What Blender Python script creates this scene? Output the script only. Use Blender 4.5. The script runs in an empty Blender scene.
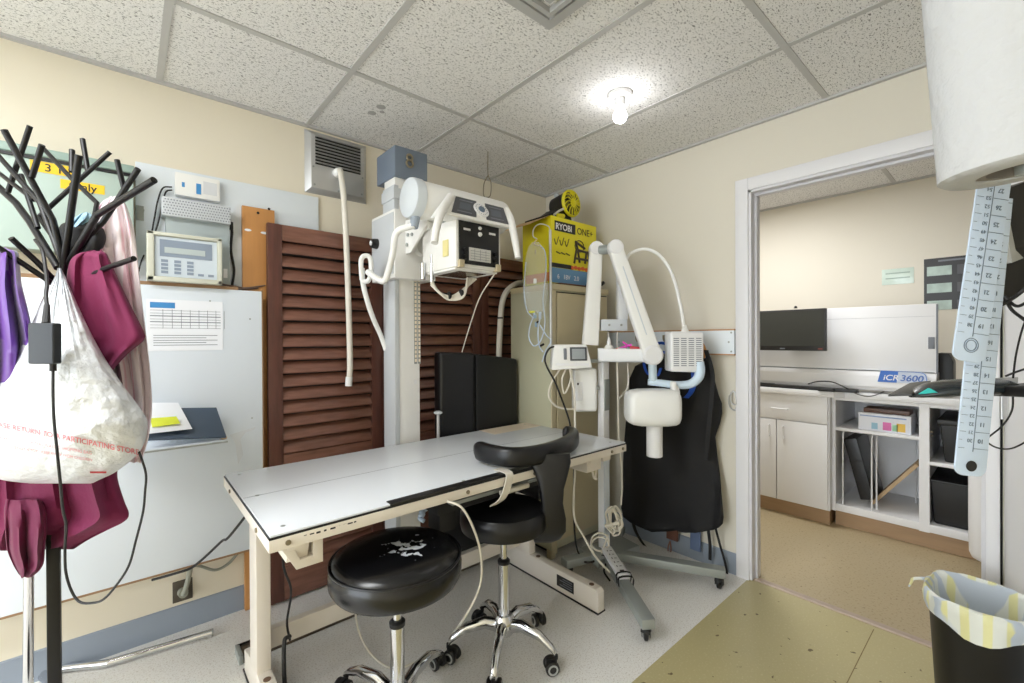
import bpy, bmesh, math, random
from mathutils import Vector as V, Matrix
from mathutils import noise as mnoise
random.seed(7)
SC = bpy.context.scene
COL = SC.collection
PI = math.pi

# ------------------------------------------------------------------ camera
FPX = 441.92
YAW, PIT, ROL = 0.85483, -0.00409, -0.00493
CP = V((-2.42322, -2.38364, 1.24827))
HC = 2.345
_f = V((math.cos(YAW)*math.cos(PIT), math.sin(YAW)*math.cos(PIT), math.sin(PIT)))
_r = _f.cross(V((0, 0, 1))).normalized(); _u = _r.cross(_f)
_c, _s = math.cos(ROL), math.sin(ROL)
CR = _r*_c + _u*_s; CU = _u*_c - _r*_s; CF = _f
cam = bpy.data.cameras.new('camera'); camo = bpy.data.objects.new('camera', cam); COL.objects.link(camo)
cam.sensor_width = 36.0; cam.lens = FPX/1024*36.0; cam.clip_start = 0.02
camo.matrix_world = Matrix(((CR.x, CU.x, -CF.x, CP.x), (CR.y, CU.y, -CF.y, CP.y), (CR.z, CU.z, -CF.z, CP.z), (0, 0, 0, 1)))
SC.camera = camo
# measured photo position -> point of the room (on a plane, or at a distance)
def ray(px, py): return CF + CR*((px-512)/FPX) - CU*((py-341.5)/FPX)
def hx(px, py, x): d = ray(px, py); return CP + d*((x-CP.x)/d.x)
def hy(px, py, y): d = ray(px, py); return CP + d*((y-CP.y)/d.y)
def hz(px, py, z): d = ray(px, py); return CP + d*((z-CP.z)/d.z)
def hd(px, py, d): return CP + ray(px, py)*d

# ------------------------------------------------------------------ materials
def lin(c):
    c = c/255.0
    return c/12.92 if c <= 0.04045 else ((c+0.055)/1.055)**2.4
def rgb(*c): return (lin(c[0]), lin(c[1]), lin(c[2]), 1.0)
MATS = {}
def mat(name, col, rough=0.5, metal=0.0, var=0.0, vscale=8.0, bump=0.0, bscale=60.0, trans=0.0, alpha=1.0, emit=0.0, spec=0.5,
        fleck=None, stretch=None, coat=0.0, sheen=0.0):
    if name in MATS: return MATS[name]
    m = bpy.data.materials.new(name); m.use_nodes = True
    nt = m.node_tree; N = nt.nodes; L = nt.links
    b = N['Principled BSDF']
    b.inputs['Base Color'].default_value = rgb(*col)
    b.inputs['Roughness'].default_value = rough
    b.inputs['Metallic'].default_value = metal
    b.inputs['Specular IOR Level'].default_value = spec
    if trans: b.inputs['Transmission Weight'].default_value = trans
    if alpha < 1: b.inputs['Alpha'].default_value = alpha
    if coat: b.inputs['Coat Weight'].default_value = coat
    if sheen: b.inputs['Sheen Weight'].default_value = sheen
    if emit:
        b.inputs['Emission Color'].default_value = rgb(*col); b.inputs['Emission Strength'].default_value = emit
    tc = N.new('ShaderNodeTexCoord'); src = tc.outputs['Object']
    if stretch:
        mp = N.new('ShaderNodeMapping'); mp.inputs['Scale'].default_value = stretch
        L.new(src, mp.inputs['Vector']); src = mp.outputs['Vector']
    out = None
    if var or not fleck:
        nz = N.new('ShaderNodeTexNoise'); nz.inputs['Scale'].default_value = vscale; nz.inputs['Detail'].default_value = 5
        L.new(src, nz.inputs['Vector'])
        mx = N.new('ShaderNodeMix'); mx.data_type = 'RGBA'
        v = max(var, 0.01)
        mx.inputs['A'].default_value = tuple(min(1, c*(1-v)) for c in rgb(*col)[:3]) + (1,)
        mx.inputs['B'].default_value = tuple(min(1, c*(1+v)) for c in rgb(*col)[:3]) + (1,)
        L.new(nz.outputs['Fac'], mx.inputs['Factor']); out = mx.outputs['Result']
    if fleck:
        for (fc, fs, lo, hi, st) in fleck:
            mp = N.new('ShaderNodeMapping'); mp.inputs['Scale'].default_value = st
            L.new(tc.outputs['Object'], mp.inputs['Vector'])
            nz = N.new('ShaderNodeTexNoise'); nz.inputs['Scale'].default_value = fs; nz.inputs['Detail'].default_value = 2
            L.new(mp.outputs['Vector'], nz.inputs['Vector'])
            rp = N.new('ShaderNodeMapRange'); rp.inputs['From Min'].default_value = lo; rp.inputs['From Max'].default_value = hi
            L.new(nz.outputs['Fac'], rp.inputs['Value'])
            mx = N.new('ShaderNodeMix'); mx.data_type = 'RGBA'
            if out: L.new(out, mx.inputs['A'])
            else: mx.inputs['A'].default_value = rgb(*col)
            mx.inputs['B'].default_value = rgb(*fc)
            L.new(rp.outputs['Result'], mx.inputs['Factor']); out = mx.outputs['Result']
    if out: L.new(out, b.inputs['Base Color'])
    if bump:
        nb = N.new('ShaderNodeTexNoise'); nb.inputs['Scale'].default_value = bscale; nb.inputs['Detail'].default_value = 3
        L.new(src, nb.inputs['Vector'])
        bp = N.new('ShaderNodeBump'); bp.inputs['Strength'].default_value = bump; bp.inputs['Distance'].default_value = 0.01
        L.new(nb.outputs['Fac'], bp.inputs['Height']); L.new(bp.outputs['Normal'], b.inputs['Normal'])
    MATS[name] = m
    return m

M_wall = mat('wall paint', (230, 222, 204), 0.6, var=0.02, vscale=2, bump=0.04, bscale=180)
M_wallb = mat('wall paint shaded grey', (220, 214, 200), 0.6, var=0.015, vscale=2, bump=0.04, bscale=180)  # same wall paint, greyed to carry the right wall's duller light
M_ceil = mat('ceiling tile', (232, 231, 230), 0.9, var=0.03, vscale=3, bump=0.25, bscale=140,
             fleck=[((140, 139, 138), 95, 0.60, 0.68, (1.0, 1.9, 1)), ((146, 145, 144), 160, 0.62, 0.70, (1.5, 1.0, 1)), ((120, 119, 118), 55, 0.64, 0.68, (1.0, 2.4, 1))])
M_grid = mat('ceiling grid', (186, 185, 184), 0.5)
M_terr = mat('terrazzo', (230, 228, 224), 0.35, var=0.07, vscale=2.2,
             fleck=[((206, 200, 192), 150, 0.54, 0.66, (1, 1, 1)), ((238, 236, 232), 200, 0.58, 0.64, (1, 1, 1)), ((168, 160, 150), 260, 0.66, 0.71, (1, 1, 1))])
M_vinyl = mat('olive vinyl', (184, 173, 130), 0.3, var=0.05, vscale=3,
              fleck=[((194, 184, 142), 120, 0.58, 0.68, (1, 1, 1)), ((105, 90, 60), 26, 0.70, 0.715, (1, 1, 1))])
M_tan = mat('tan speckled floor', (178, 162, 130), 0.35, var=0.06, vscale=3,
            fleck=[((160, 142, 108), 90, 0.57, 0.66, (1, 1, 1)), ((110, 90, 62), 60, 0.70, 0.73, (1, 1, 1))])
M_basebd = mat('blue grey vinyl', (144, 154, 168), 0.45, var=0.03)
M_white = mat('white paint', (232, 232, 234), 0.4, var=0.01)
M_trim = mat('trim white', (228, 227, 230), 0.4, var=0.01)
M_panel = mat('white board', (224, 231, 238), 0.35, var=0.015, vscale=3)
M_edge = mat('brown edge', (150, 118, 86), 0.6, var=0.1, vscale=20)
M_cream = mat('cream metal', (228, 220, 209), 0.4, var=0.03, vscale=6)
M_xray = mat('xray cream', (235, 234, 231), 0.4, var=0.015)
M_offw = mat('off white plastic', (238, 238, 236), 0.35, var=0.01)
M_grey = mat('light grey metal', (196, 200, 204), 0.4, var=0.03)
M_grn = mat('grey green metal', (176, 194, 186), 0.45, var=0.02)
M_grnd = mat('grey green lip', (150, 172, 164), 0.45)
M_black = mat('black plastic', (19, 18, 19), 0.45, var=0.1)
M_blackm = mat('matte black', (20, 19, 20), 0.7)
M_bmetal = mat('black steel', (15, 14, 16), 0.38, var=0.15, spec=0.4)
M_leath = mat('black vinyl', (15, 15, 18), 0.33, var=0.1, bump=0.05, bscale=30, spec=0.45)
M_leatht = mat('torn black vinyl', (14, 14, 16), 0.25, spec=0.5, bump=0.03, bscale=20)
M_chrome = mat('chrome', (215, 216, 218), 0.12, 1.0)
M_steel = mat('brushed steel', (200, 200, 200), 0.36, 0.7, var=0.05)
M_steelg = mat('painted grey steel', (158, 163, 160), 0.4, 0.4, var=0.04)
M_wood = mat('dark walnut', (122, 84, 70), 0.27, var=0.5, vscale=7, stretch=(1.2, 8, 8), spec=0.5)
M_woodv = mat('dark walnut stile', (92, 56, 46), 0.35, var=0.45, vscale=7, stretch=(8, 8, 1.0), spec=0.5)
M_orng = mat('varnished board', (196, 140, 82), 0.4, var=0.14, vscale=5, stretch=(10, 10, 1))
M_pine = mat('pine', (198, 170, 132), 0.55, var=0.12, vscale=6, stretch=(1, 9, 9))
M_toe = mat('toe kick wood', (172, 142, 110), 0.5, var=0.15, vscale=6, stretch=(6, 1, 12))
M_blue = mat('blue grey paint', (108, 119, 134), 0.45, var=0.02)
M_tan_c = mat('tan cabinet paint', (196, 184, 152), 0.42, var=0.03, vscale=3)
M_tan_s = mat('green tan cabinet paint', (184, 182, 156), 0.42, var=0.03, vscale=3)
M_mag = mat('magenta cloth', (112, 16, 66), 0.8, var=0.1, vscale=30, sheen=0.05, bump=.15, bscale=60)
M_mag2 = mat('dark magenta cloth', (98, 14, 58), 0.8, var=0.1, vscale=30, sheen=0.05)
M_purp = mat('purple satin', (92, 46, 138), 0.32, var=0.08, vscale=10, sheen=0.2)
M_pink = mat('pink stripe cloth', (238, 226, 230), 0.7, fleck=[((232, 194, 206), 44, 0.57, 0.63, (1, 1, 0.04))])
M_bag = mat('white plastic film', (222, 225, 229), 0.3, var=0.05, vscale=9, bump=0.9, bscale=38)
M_red = mat('faded red ink', (222, 132, 138), 0.6)
M_redd = mat('red ink', (196, 60, 66), 0.6)
M_yel = mat('yellow', (238, 196, 30), 0.5)
M_ryel = mat('bright yellow green', (226, 214, 30), 0.45, var=0.03)
M_ink = mat('black ink', (22, 22, 24), 0.5)
M_inkg = mat('grey ink', (120, 124, 132), 0.6)
M_inkb = mat('blue ink', (66, 140, 200), 0.5)
M_paper = mat('paper', (240, 242, 246), 0.6)
M_card = mat('cardboard', (200, 164, 116), 0.7, var=0.05)
M_navy = mat('dark slate cover', (70, 84, 100), 0.45, var=0.03)
M_sticky = mat('sticky yellow', (222, 232, 60), 0.6)
M_glow = mat('lit bulb', (252, 251, 252), 0.4, emit=43.0)
M_scr = mat('dark screen', (44, 46, 42), 0.2, var=0.02)
M_lcd = mat('pale lcd', (186, 196, 196), 0.3)
M_clear = mat('clear plastic', (235, 240, 238), 0.08, alpha=0.2, spec=0.6)
M_clearw = mat('milky plastic', (204, 220, 240), 0.25, alpha=0.86, var=0.03)
M_toweltex = mat('embossed paper', (182, 183, 185), 0.9, bump=0.5, bscale=45)
M_corek = mat('grey cardboard core', (128, 122, 116), 0.9, var=0.1)
M_royal = mat('royal blue strap', (32, 84, 190), 0.5)
M_teal = mat('teal plastic', (64, 196, 190), 0.35)
M_pinkp = mat('hot pink plastic', (226, 60, 190), 0.4)
M_redp = mat('red plastic', (204, 44, 60), 0.4)
M_olive = mat('apron cloth', (15, 14, 17), 0.75, var=0.15, vscale=12)
M_linerp = mat('plaid liner', (232, 232, 196), 0.45, alpha=0.9)
M_iblue = mat('logo blue', (28, 98, 190), 0.4)
M_beigeh = mat('beige hose', (226, 220, 208), 0.45)
M_cord = mat('white cord', (226, 220, 206), 0.5)
M_cordk = mat('black cord', (24, 23, 24), 0.5)
M_mint = mat('pale laminated sheet', (206, 222, 212), 0.15, var=0.1, vscale=30)
M_brass = mat('dull hook metal', (150, 140, 120), 0.4, 0.8)
M_greycord = mat('grey green cord', (150, 152, 140), 0.5)
M_lbox = mat('cool grey plastic', (168, 178, 180), 0.4)

# plaid for the bin liner
def plaid():
    m = M_linerp; nt = m.node_tree; N = nt.nodes; L = nt.links; b = N['Principled BSDF']
    tc = N.new('ShaderNodeTexCoord')
    w1 = N.new('ShaderNodeTexWave'); w1.wave_type = 'BANDS'; w1.bands_direction = 'Y'; w1.inputs['Scale'].default_value = 6.5; w1.inputs['Distortion'].default_value = 0.6
    w2 = N.new('ShaderNodeTexWave'); w2.wave_type = 'BANDS'; w2.bands_direction = 'X'; w2.inputs['Scale'].default_value = 6.5; w2.inputs['Distortion'].default_value = 0.6
    L.new(tc.outputs['Object'], w1.inputs['Vector']); L.new(tc.outputs['Object'], w2.inputs['Vector'])
    r1 = N.new('ShaderNodeMapRange'); r1.inputs['From Min'].default_value = .55; r1.inputs['From Max'].default_value = .7
    r2 = N.new('ShaderNodeMapRange'); r2.inputs['From Min'].default_value = .6; r2.inputs['From Max'].default_value = .75
    L.new(w1.outputs['Fac'], r1.inputs['Value']); L.new(w2.outputs['Fac'], r2.inputs['Value'])
    m1 = N.new('ShaderNodeMix'); m1.data_type = 'RGBA'; m1.inputs['A'].default_value = rgb(228, 230, 222); m1.inputs['B'].default_value = rgb(228, 224, 166)
    m2 = N.new('ShaderNodeMix'); m2.data_type = 'RGBA'; m2.inputs['B'].default_value = rgb(194, 203, 214)
    L.new(r1.outputs['Result'], m1.inputs['Factor']); L.new(r2.outputs['Result'], m2.inputs['Factor'])
    L.new(m1.outputs['Result'], m2.inputs['A']); L.new(m2.outputs['Result'], b.inputs['Base Color'])
plaid()

# scuffs: torn vinyl showing pale backing near the middle of the seat
def scuffs():
    m = M_leatht; nt = m.node_tree; N = nt.nodes; L = nt.links; b = N['Principled BSDF']
    tc = N.new('ShaderNodeTexCoord')
    mp = N.new('ShaderNodeMapping'); mp.inputs['Location'].default_value = (0.0, 0.03, 0); L.new(tc.outputs['Object'], mp.inputs['Vector'])
    sx = N.new('ShaderNodeSeparateXYZ'); L.new(mp.outputs['Vector'], sx.inputs[0])
    cb = N.new('ShaderNodeCombineXYZ'); L.new(sx.outputs['X'], cb.inputs['X']); L.new(sx.outputs['Y'], cb.inputs['Y'])
    ln = N.new('ShaderNodeVectorMath'); ln.operation = 'LENGTH'; L.new(cb.outputs[0], ln.inputs[0])
    nz = N.new('ShaderNodeTexNoise'); nz.inputs['Scale'].default_value = 34; nz.inputs['Detail'].default_value = 4; L.new(tc.outputs['Object'], nz.inputs['Vector'])
    ma = N.new('ShaderNodeMath'); ma.operation = 'MULTIPLY_ADD'; ma.inputs[1].default_value = -1.9; L.new(ln.outputs['Value'], ma.inputs[0]); L.new(nz.outputs['Fac'], ma.inputs[2])
    rp = N.new('ShaderNodeMapRange'); rp.inputs['From Min'].default_value = .47; rp.inputs['From Max'].default_value = .49; L.new(ma.outputs[0], rp.inputs['Value'])
    mx = N.new('ShaderNodeMix'); mx.data_type = 'RGBA'; mx.inputs['A'].default_value = rgb(13, 13, 15); mx.inputs['B'].default_value = rgb(200, 204, 210)
    L.new(rp.outputs['Result'], mx.inputs['Factor']); L.new(mx.outputs['Result'], b.inputs['Base Color'])
scuffs()

# ------------------------------------------------------------------ mesh builder
OFF = {}
def catmull(pts, n=8):
    pts = [V(p) for p in pts]
    if len(pts) < 3: return pts
    P = [pts[0]*2-pts[1]] + pts + [pts[-1]*2-pts[-2]]
    out = []
    for i in range(1, len(P)-2):
        p0, p1, p2, p3 = P[i-1:i+3]
        for k in range(n):
            t = k/n
            out.append(0.5*((2*p1)+(p2-p0)*t+(2*p0-5*p1+4*p2-p3)*t*t+(3*p1-p0-3*p2+p3)*t**3))
    out.append(pts[-1])
    return out
def frame(d):
    d = V(d).normalized()
    a = V((0, 0, 1)) if abs(d.z) < 0.9 else V((1, 0, 0))
    u = d.cross(a).normalized(); return u, d.cross(u).normalized()
class MB:
    def __init__(s): s.bm = bmesh.new()
    def _add(s, vs, fs):
        b = [s.bm.verts.new(v) for v in vs]
        out = []
        for f in fs:
            try: out.append(s.bm.faces.new([b[i] for i in f]))
            except ValueError: pass
        return b, out
    def hexa(s, c8, bevel=0, seg=2):
        # c8: bottom 4 (ccw) then top 4
        b, f = s._add(c8, [(3, 2, 1, 0), (4, 5, 6, 7), (0, 1, 5, 4), (1, 2, 6, 5), (2, 3, 7, 6), (3, 0, 4, 7)])
        bmesh.ops.recalc_face_normals(s.bm, faces=f)
        if bevel:
            e = list({e for v in b for e in v.link_edges})
            bmesh.ops.bevel(s.bm, geom=e, offset=bevel, segments=seg, affect='EDGES', profile=0.6)
        return s
    def box(s, x0, x1, y0, y1, z0, z1, bevel=0, seg=2):
        return s.hexa([(x0, y0, z0), (x1, y0, z0), (x1, y1, z0), (x0, y1, z0), (x0, y0, z1), (x1, y0, z1), (x1, y1, z1), (x0, y1, z1)], bevel, seg)
    def obox(s, c, u, v, w, bevel=0, seg=2):
        # centre and three full-extent vectors
        c, u, v, w = V(c), V(u)/2, V(v)/2, V(w)/2
        return s.hexa([c-u-v-w, c+u-v-w, c+u+v-w, c-u+v-w, c-u-v+w, c+u-v+w, c+u+v+w, c-u+v+w], bevel, seg)
    def beam(s, p0, p1, w, h, up=(0, 0, 1), bevel=0):
        p0, p1 = V(p0), V(p1); d = p1-p0
        side = d.cross(V(up)).normalized(); n = side.cross(d).normalized()
        return s.obox((p0+p1)/2, d, side*w, n*h, bevel)
    def cyl(s, p0, p1, r0, r1=None, seg=20, cap=True):
        if r1 is None: r1 = r0
        p0, p1 = V(p0), V(p1); u, w = frame(p1-p0)
        vs = []
        for p, r in ((p0, r0), (p1, r1)):
            for i in range(seg):
                a = 2*PI*i/seg; vs.append(p+u*(r*math.cos(a))+w*(r*math.sin(a)))
        fs = [(i, (i+1) % seg, seg+(i+1) % seg, seg+i) for i in range(seg)]
        if cap: fs += [tuple(range(seg-1, -1, -1)), tuple(range(seg, 2*seg))]
        b, f = s._add(vs, fs); bmesh.ops.recalc_face_normals(s.bm, faces=f)
        return s
    def tube(s, pts, r, seg=10, smooth=True, n=8, rfun=None):
        P = catmull(pts, n) if smooth else [V(p) for p in pts]
        vs, fs = [], []
        T = []
        for i in range(len(P)):
            a = P[max(0, i-1)]; b = P[min(len(P)-1, i+1)]; t = (b-a)
            T.append(t.normalized() if t.length > 1e-9 else V((0, 0, 1)))
        u, w = frame(T[0])
        for i, p in enumerate(P):
            u = (u - T[i]*u.dot(T[i])); u = u.normalized() if u.length > 1e-6 else frame(T[i])[0]
            w = T[i].cross(u)
            rr = r*(rfun(i/(len(P)-1)) if rfun else 1)
            for k in range(seg):
                a = 2*PI*k/seg; vs.append(p+u*(rr*math.cos(a))+w*(rr*math.sin(a)))
        m = len(P)
        for i in range(m-1):
            for k in range(seg):
                fs.append((i*seg+k, i*seg+(k+1) % seg, (i+1)*seg+(k+1) % seg, (i+1)*seg+k))
        fs += [tuple(range(seg-1, -1, -1)), tuple((m-1)*seg+k for k in range(seg))]
        b, f = s._add(vs, fs); bmesh.ops.recalc_face_normals(s.bm, faces=f)
        return s
    def strap(s, pts, side, w, t, n=8):
        # flat band along pts; side: width direction
        P = catmull(pts, n); side = V(side).normalized(); vs, fs = [], []
        for i, p in enumerate(P):
            d = (P[min(i+1, len(P)-1)]-P[max(0, i-1)]).normalized(); nn = d.cross(side).normalized()
            for a, b in ((-1, -1), (1, -1), (1, 1), (-1, 1)): vs.append(p+side*(a*w/2)+nn*(b*t/2))
        for i in range(len(P)-1):
            for k in range(4): fs.append((i*4+k, i*4+(k+1) % 4, i*4+4+(k+1) % 4, i*4+4+k))
        fs += [(3, 2, 1, 0), tuple((len(P)-1)*4+k for k in range(4))]
        b, f = s._add(vs, fs); bmesh.ops.recalc_face_normals(s.bm, faces=f)
        return s
    def lathe(s, prof, c=(0, 0, 0), axis=(0, 0, 1), seg=32, loop=False):
        if loop: prof = list(prof)+[prof[0]]
        c = V(c); ax = V(axis).normalized(); u, w = frame(ax); vs, fs = [], []
        for (r, z) in prof:
            r = max(r, 1e-4)
            for i in range(seg):
                a = 2*PI*i/seg; vs.append(c+ax*z+u*(r*math.cos(a))+w*(r*math.sin(a)))
        for j in range(len(prof)-1):
            for i in range(seg): fs.append((j*seg+i, j*seg+(i+1) % seg, (j+1)*seg+(i+1) % seg, (j+1)*seg+i))
        if not loop: fs += [tuple(range(seg-1, -1, -1)), tuple((len(prof)-1)*seg+i for i in range(seg))]
        b, f = s._add(vs, fs)
        if loop: bmesh.ops.remove_doubles(s.bm, verts=b, dist=1e-6); f = [q for q in f if q.is_valid]
        bmesh.ops.recalc_face_normals(s.bm, faces=f)
        return s
    def prism(s, poly, dep, bevel=0):
        # poly: list of 3D points (planar); dep: extrusion vector
        n = len(poly); poly = [V(p) for p in poly]; dep = V(dep)
        vs = poly+[p+dep for p in poly]
        fs = [tuple(range(n-1, -1, -1)), tuple(range(n, 2*n))]+[(i, (i+1) % n, n+(i+1) % n, n+i) for i in range(n)]
        b, f = s._add(vs, fs); bmesh.ops.recalc_face_normals(s.bm, faces=f)
        if bevel:
            e = list({e for v in b for e in v.link_edges})
            bmesh.ops.bevel(s.bm, geom=e, offset=bevel, segments=2, affect='EDGES', profile=0.6)
        return s
    def sphere(s, c, r, sc=(1, 1, 1), seg=20, rings=12):
        c = V(c); vs, fs = [], []
        for j in range(rings+1):
            th = PI*j/rings
            for i in range(seg):
                a = 2*PI*i/seg; rr = max(math.sin(th), 1e-3)
                vs.append(c+V((r*sc[0]*rr*math.cos(a), r*sc[1]*rr*math.sin(a), r*sc[2]*math.cos(th))))
        for j in range(rings):
            for i in range(seg): fs.append((j*seg+i, j*seg+(i+1) % seg, (j+1)*seg+(i+1) % seg, (j+1)*seg+i))
        b, f = s._add(vs, fs); bmesh.ops.recalc_face_normals(s.bm, faces=f)
        return s
    def rings(s, R, closed_ends=True):
        n = len(R[0]); vs = [V(p) for r in R for p in r]; fs = []
        for j in range(len(R)-1):
            for i in range(n): fs.append((j*n+i, j*n+(i+1) % n, (j+1)*n+(i+1) % n, (j+1)*n+i))
        if closed_ends: fs += [tuple(range(n-1, -1, -1)), tuple((len(R)-1)*n+i for i in range(n))]
        b, f = s._add(vs, fs); bmesh.ops.recalc_face_normals(s.bm, faces=f)
        return s
    def text(s, body, size, o, u, v, align='LEFT', bold=0.0, fn=None, dep=0.0006):
        cu = bpy.data.curves.new('t', 'FONT'); cu.body = body; cu.size = size; cu.align_x = align; cu.offset = bold*size
        cu.extrude = dep/2
        ob = bpy.data.objects.new('t', cu); COL.objects.link(ob)
        dg = bpy.context.evaluated_depsgraph_get(); dg.update()
        me = bpy.data.meshes.new_from_object(ob.evaluated_get(dg))
        o, u, v = V(o), V(u).normalized(), V(v).normalized(); n = u.cross(v)
        for vt in me.vertices:
            c = vt.co.copy()
            vt.co = fn(c) if fn else o+u*c.x+v*c.y+n*(c.z+dep/2)
        s.bm.from_mesh(me)
        COL.objects.unlink(ob); bpy.data.objects.remove(ob); bpy.data.curves.remove(cu); bpy.data.meshes.remove(me)
        return s
    def build(s, name, m, parent=None, ang=35, local=False, mats=None):
        me = bpy.data.meshes.new(name); 
        off = V((0, 0, 0))
        if parent is not None and not local: off = OFF.get(parent.name, V((0, 0, 0)))
        if off.length: bmesh.ops.translate(s.bm, verts=s.bm.verts, vec=-off)
        s.bm.to_mesh(me); s.bm.free()
        me.materials.append(m)
        for p in me.polygons: p.use_smooth = True
        me.set_sharp_from_angle(angle=math.radians(ang))
        o = bpy.data.objects.new(name, me); COL.objects.link(o)
        if parent is not None: o.parent = parent; OFF[o.name] = off
        return o
def tag(o, label, cat, group=None, kind=None):
    o['label'] = label; o['category'] = cat
    if group: o['group'] = group
    if kind: o['kind'] = kind
    return o
def thing(name, loc, label, cat, group=None, rz=0):
    o = bpy.data.objects.new(name, None); COL.objects.link(o); o.empty_display_size = 0.05
    o.location = loc; o.rotation_euler = (0, 0, rz); OFF[o.name] = V(loc)
    return tag(o, label, cat, group)
def struct(mb, name, m, ang=35):
    o = mb.build(name, m, None, ang); o['kind'] = 'structure'; return o
def single(mb, name, m, label, cat, group=None, ang=35):
    # a thing that is one mesh: origin at its base
    vs = [v.co for v in mb.bm.verts]
    c = V((sum(v.x for v in vs)/len(vs), sum(v.y for v in vs)/len(vs), min(v.z for v in vs)))
    bmesh.ops.translate(mb.bm, verts=mb.bm.verts, vec=-c)
    o = mb.build(name, m, None, ang); o.location = c; OFF[o.name] = c
    return tag(o, label, cat, group)
X, Y, Z = V((1, 0, 0)), V((0, 1, 0)), V((0, 0, 1))

# ================================================================== ROOM SHELL
XB, YC, BRX, BRY0, BRY1 = -6.5, -2.9, 1.68, 0.6, -3.6
struct(MB().box(XB, 0.0, -1.457, 0, -0.05, 0), 'floor', M_terr)
b = MB().box(XB, 0.0, YC, -1.457, -0.05, 0); o = struct(b, 'floor_vinyl', M_vinyl)
struct(MB().box(0.0, BRX, BRY1, BRY0, -0.05, 0), 'floor_back_room', M_tan)
b = MB().hexa([(0.012, -2.30, 0), (0.05, -2.30, 0), (0.05, -1.467, 0), (0.012, -1.467, 0), (0.016, -2.30, .005), (0.046, -2.30, .005), (0.046, -1.467, .005), (0.016, -1.467, .005)])
struct(b, 'trim_threshold', mat('threshold strip', (178, 160, 146), 0.5, var=0.2, vscale=30))
b = MB().box(XB, -0.02, -1.974, -1.971, 0, 0.0006); struct(b, 'trim_floor_seam', mat('floor seam', (126, 108, 72), 0.7))
struct(MB().box(XB, 0.0, 0, 0.1, -0.05, HC+.05), 'wall_left', M_wall)
b = MB().box(0, .104, -1.467, BRY0, -.05, HC+.05).box(0, .104, -2.30, -1.467, 2.01, HC+.05).box(0, .104, BRY1, -2.30, -.05, HC+.05)
struct(b, 'wall_right', M_wallb)
struct(MB().box(XB, 0, YC-.1, YC, -.05, HC+.05), 'wall_near', M_wall)
struct(MB().box(BRX, BRX+.1, BRY1, BRY0, -.05, HC+.05), 'wall_back_room', M_wallb)
struct(MB().box(.104, BRX, BRY0, BRY0+.1, -.05, HC+.05).box(.104, BRX, BRY1-.1, BRY1, -.05, HC+.05), 'wall_back_room_side', M_wallb)
struct(MB().box(XB, 0, YC, 0, HC, HC+.04), 'ceiling', M_ceil)
struct(MB().box(.104, BRX, BRY1, BRY0, HC, HC+.04), 'ceiling_back_room', M_ceil)
b = MB()
gx = [-.555, -1.142, -1.728, -2.315, -2.90, -3.49, -4.08, -4.67, -5.26, -5.85, -6.44]; gy = [-.60, -1.805]
for x in gx: b.box(x-.012, x+.012, YC, 0, HC-.004, HC+.001)
for y in gy: b.box(XB, 0, y-.012, y+.012, HC-.0045, HC+.001)
b.box(XB, 0, -.02, 0, HC-.012, HC).box(-.02, 0, YC, 0, HC-.012, HC)
struct(b, 'trim_ceiling_grid', M_grid)
b = MB().box(.104, BRX, -1.814, -1.79, HC-.004, HC+.001).box(BRX-.02, BRX, BRY1, BRY0, HC-.012, HC).box(1.05, 1.075, BRY1, BRY0, HC-.0045, HC+.001)
struct(b, 'trim_back_ceiling_grid', M_grid)
# skirting
def skirt(b, p0, p1, n):
    p0, p1, n = V(p0), V(p1), V(n)
    d = p1-p0
    b.prism([p0, p0+n*.012, p0+n*.008+Z*.014, p0+n*.005+Z*.105, p0+Z*.11], d)
    return b
struct(skirt(MB(), (XB, 0, 0), (0, 0, 0), -Y), 'baseboard_left', M_basebd)
struct(skirt(MB(), (0, 0, 0), (0, -1.404, 0), -X), 'baseboard_right', M_basebd)
# door opening: casing, jambs
b = MB()
b.box(-.018, 0, -1.467, -1.404, 0, 2.072, .003).box(-.018, 0, -2.335, -1.467, 2.01, 2.072, .003).box(-.018, 0, -2.336, -2.30, 0, 2.01, .003)
struct(b, 'trim_door_casing', M_trim)
b = MB().box(-.010, .104, -1.480, -1.467, 0.004, 2.01).box(-.010, .104, -2.30, -2.288, 0.004, 2.01).box(-.010, .104, -2.30, -1.467, 1.997, 2.01)
b.box(.03, .07, -1.492, -1.480, .004, 1.985, .003).box(.03, .07, -2.30, -1.48, 1.985, 1.997, .003)
struct(b, 'trim_door_jamb', mat('jamb paint', (214, 213, 218), 0.45, var=.01))
# the leaf, swung back into this room
hinge = V((-.020, -2.341, 0)); d = (V((-.76, -2.56, 0))-hinge).normalized(); nrm = V((d.y, -d.x, 0)); nrm = nrm if nrm.y > 0 else -nrm
door = struct(MB().obox(hinge+d*.40+nrm*-.02+Z*1.0, d*.78, nrm*.036, Z*1.97, .002), 'door_1', M_white)
hb = MB()
for z in (.22, 1.0, 1.75):
    hb.cyl(hinge+Z*(z-.05)+X*.0, hinge+Z*(z+.05), .007, seg=10)
    hb.obox(hinge+d*.03+nrm*.0+Z*z, d*.05, nrm*.004, Z*.09)
h = hb.build('hinge', M_steel, door, local=True)
struct(MB().box(-.004, 0, -2.342, -2.336, 0, 2.0), 'trim_door_gap_shade', mat('painted gap shadow', (24, 23, 23), .8))  # black strip painting in the shade between casing and leaf

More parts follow.
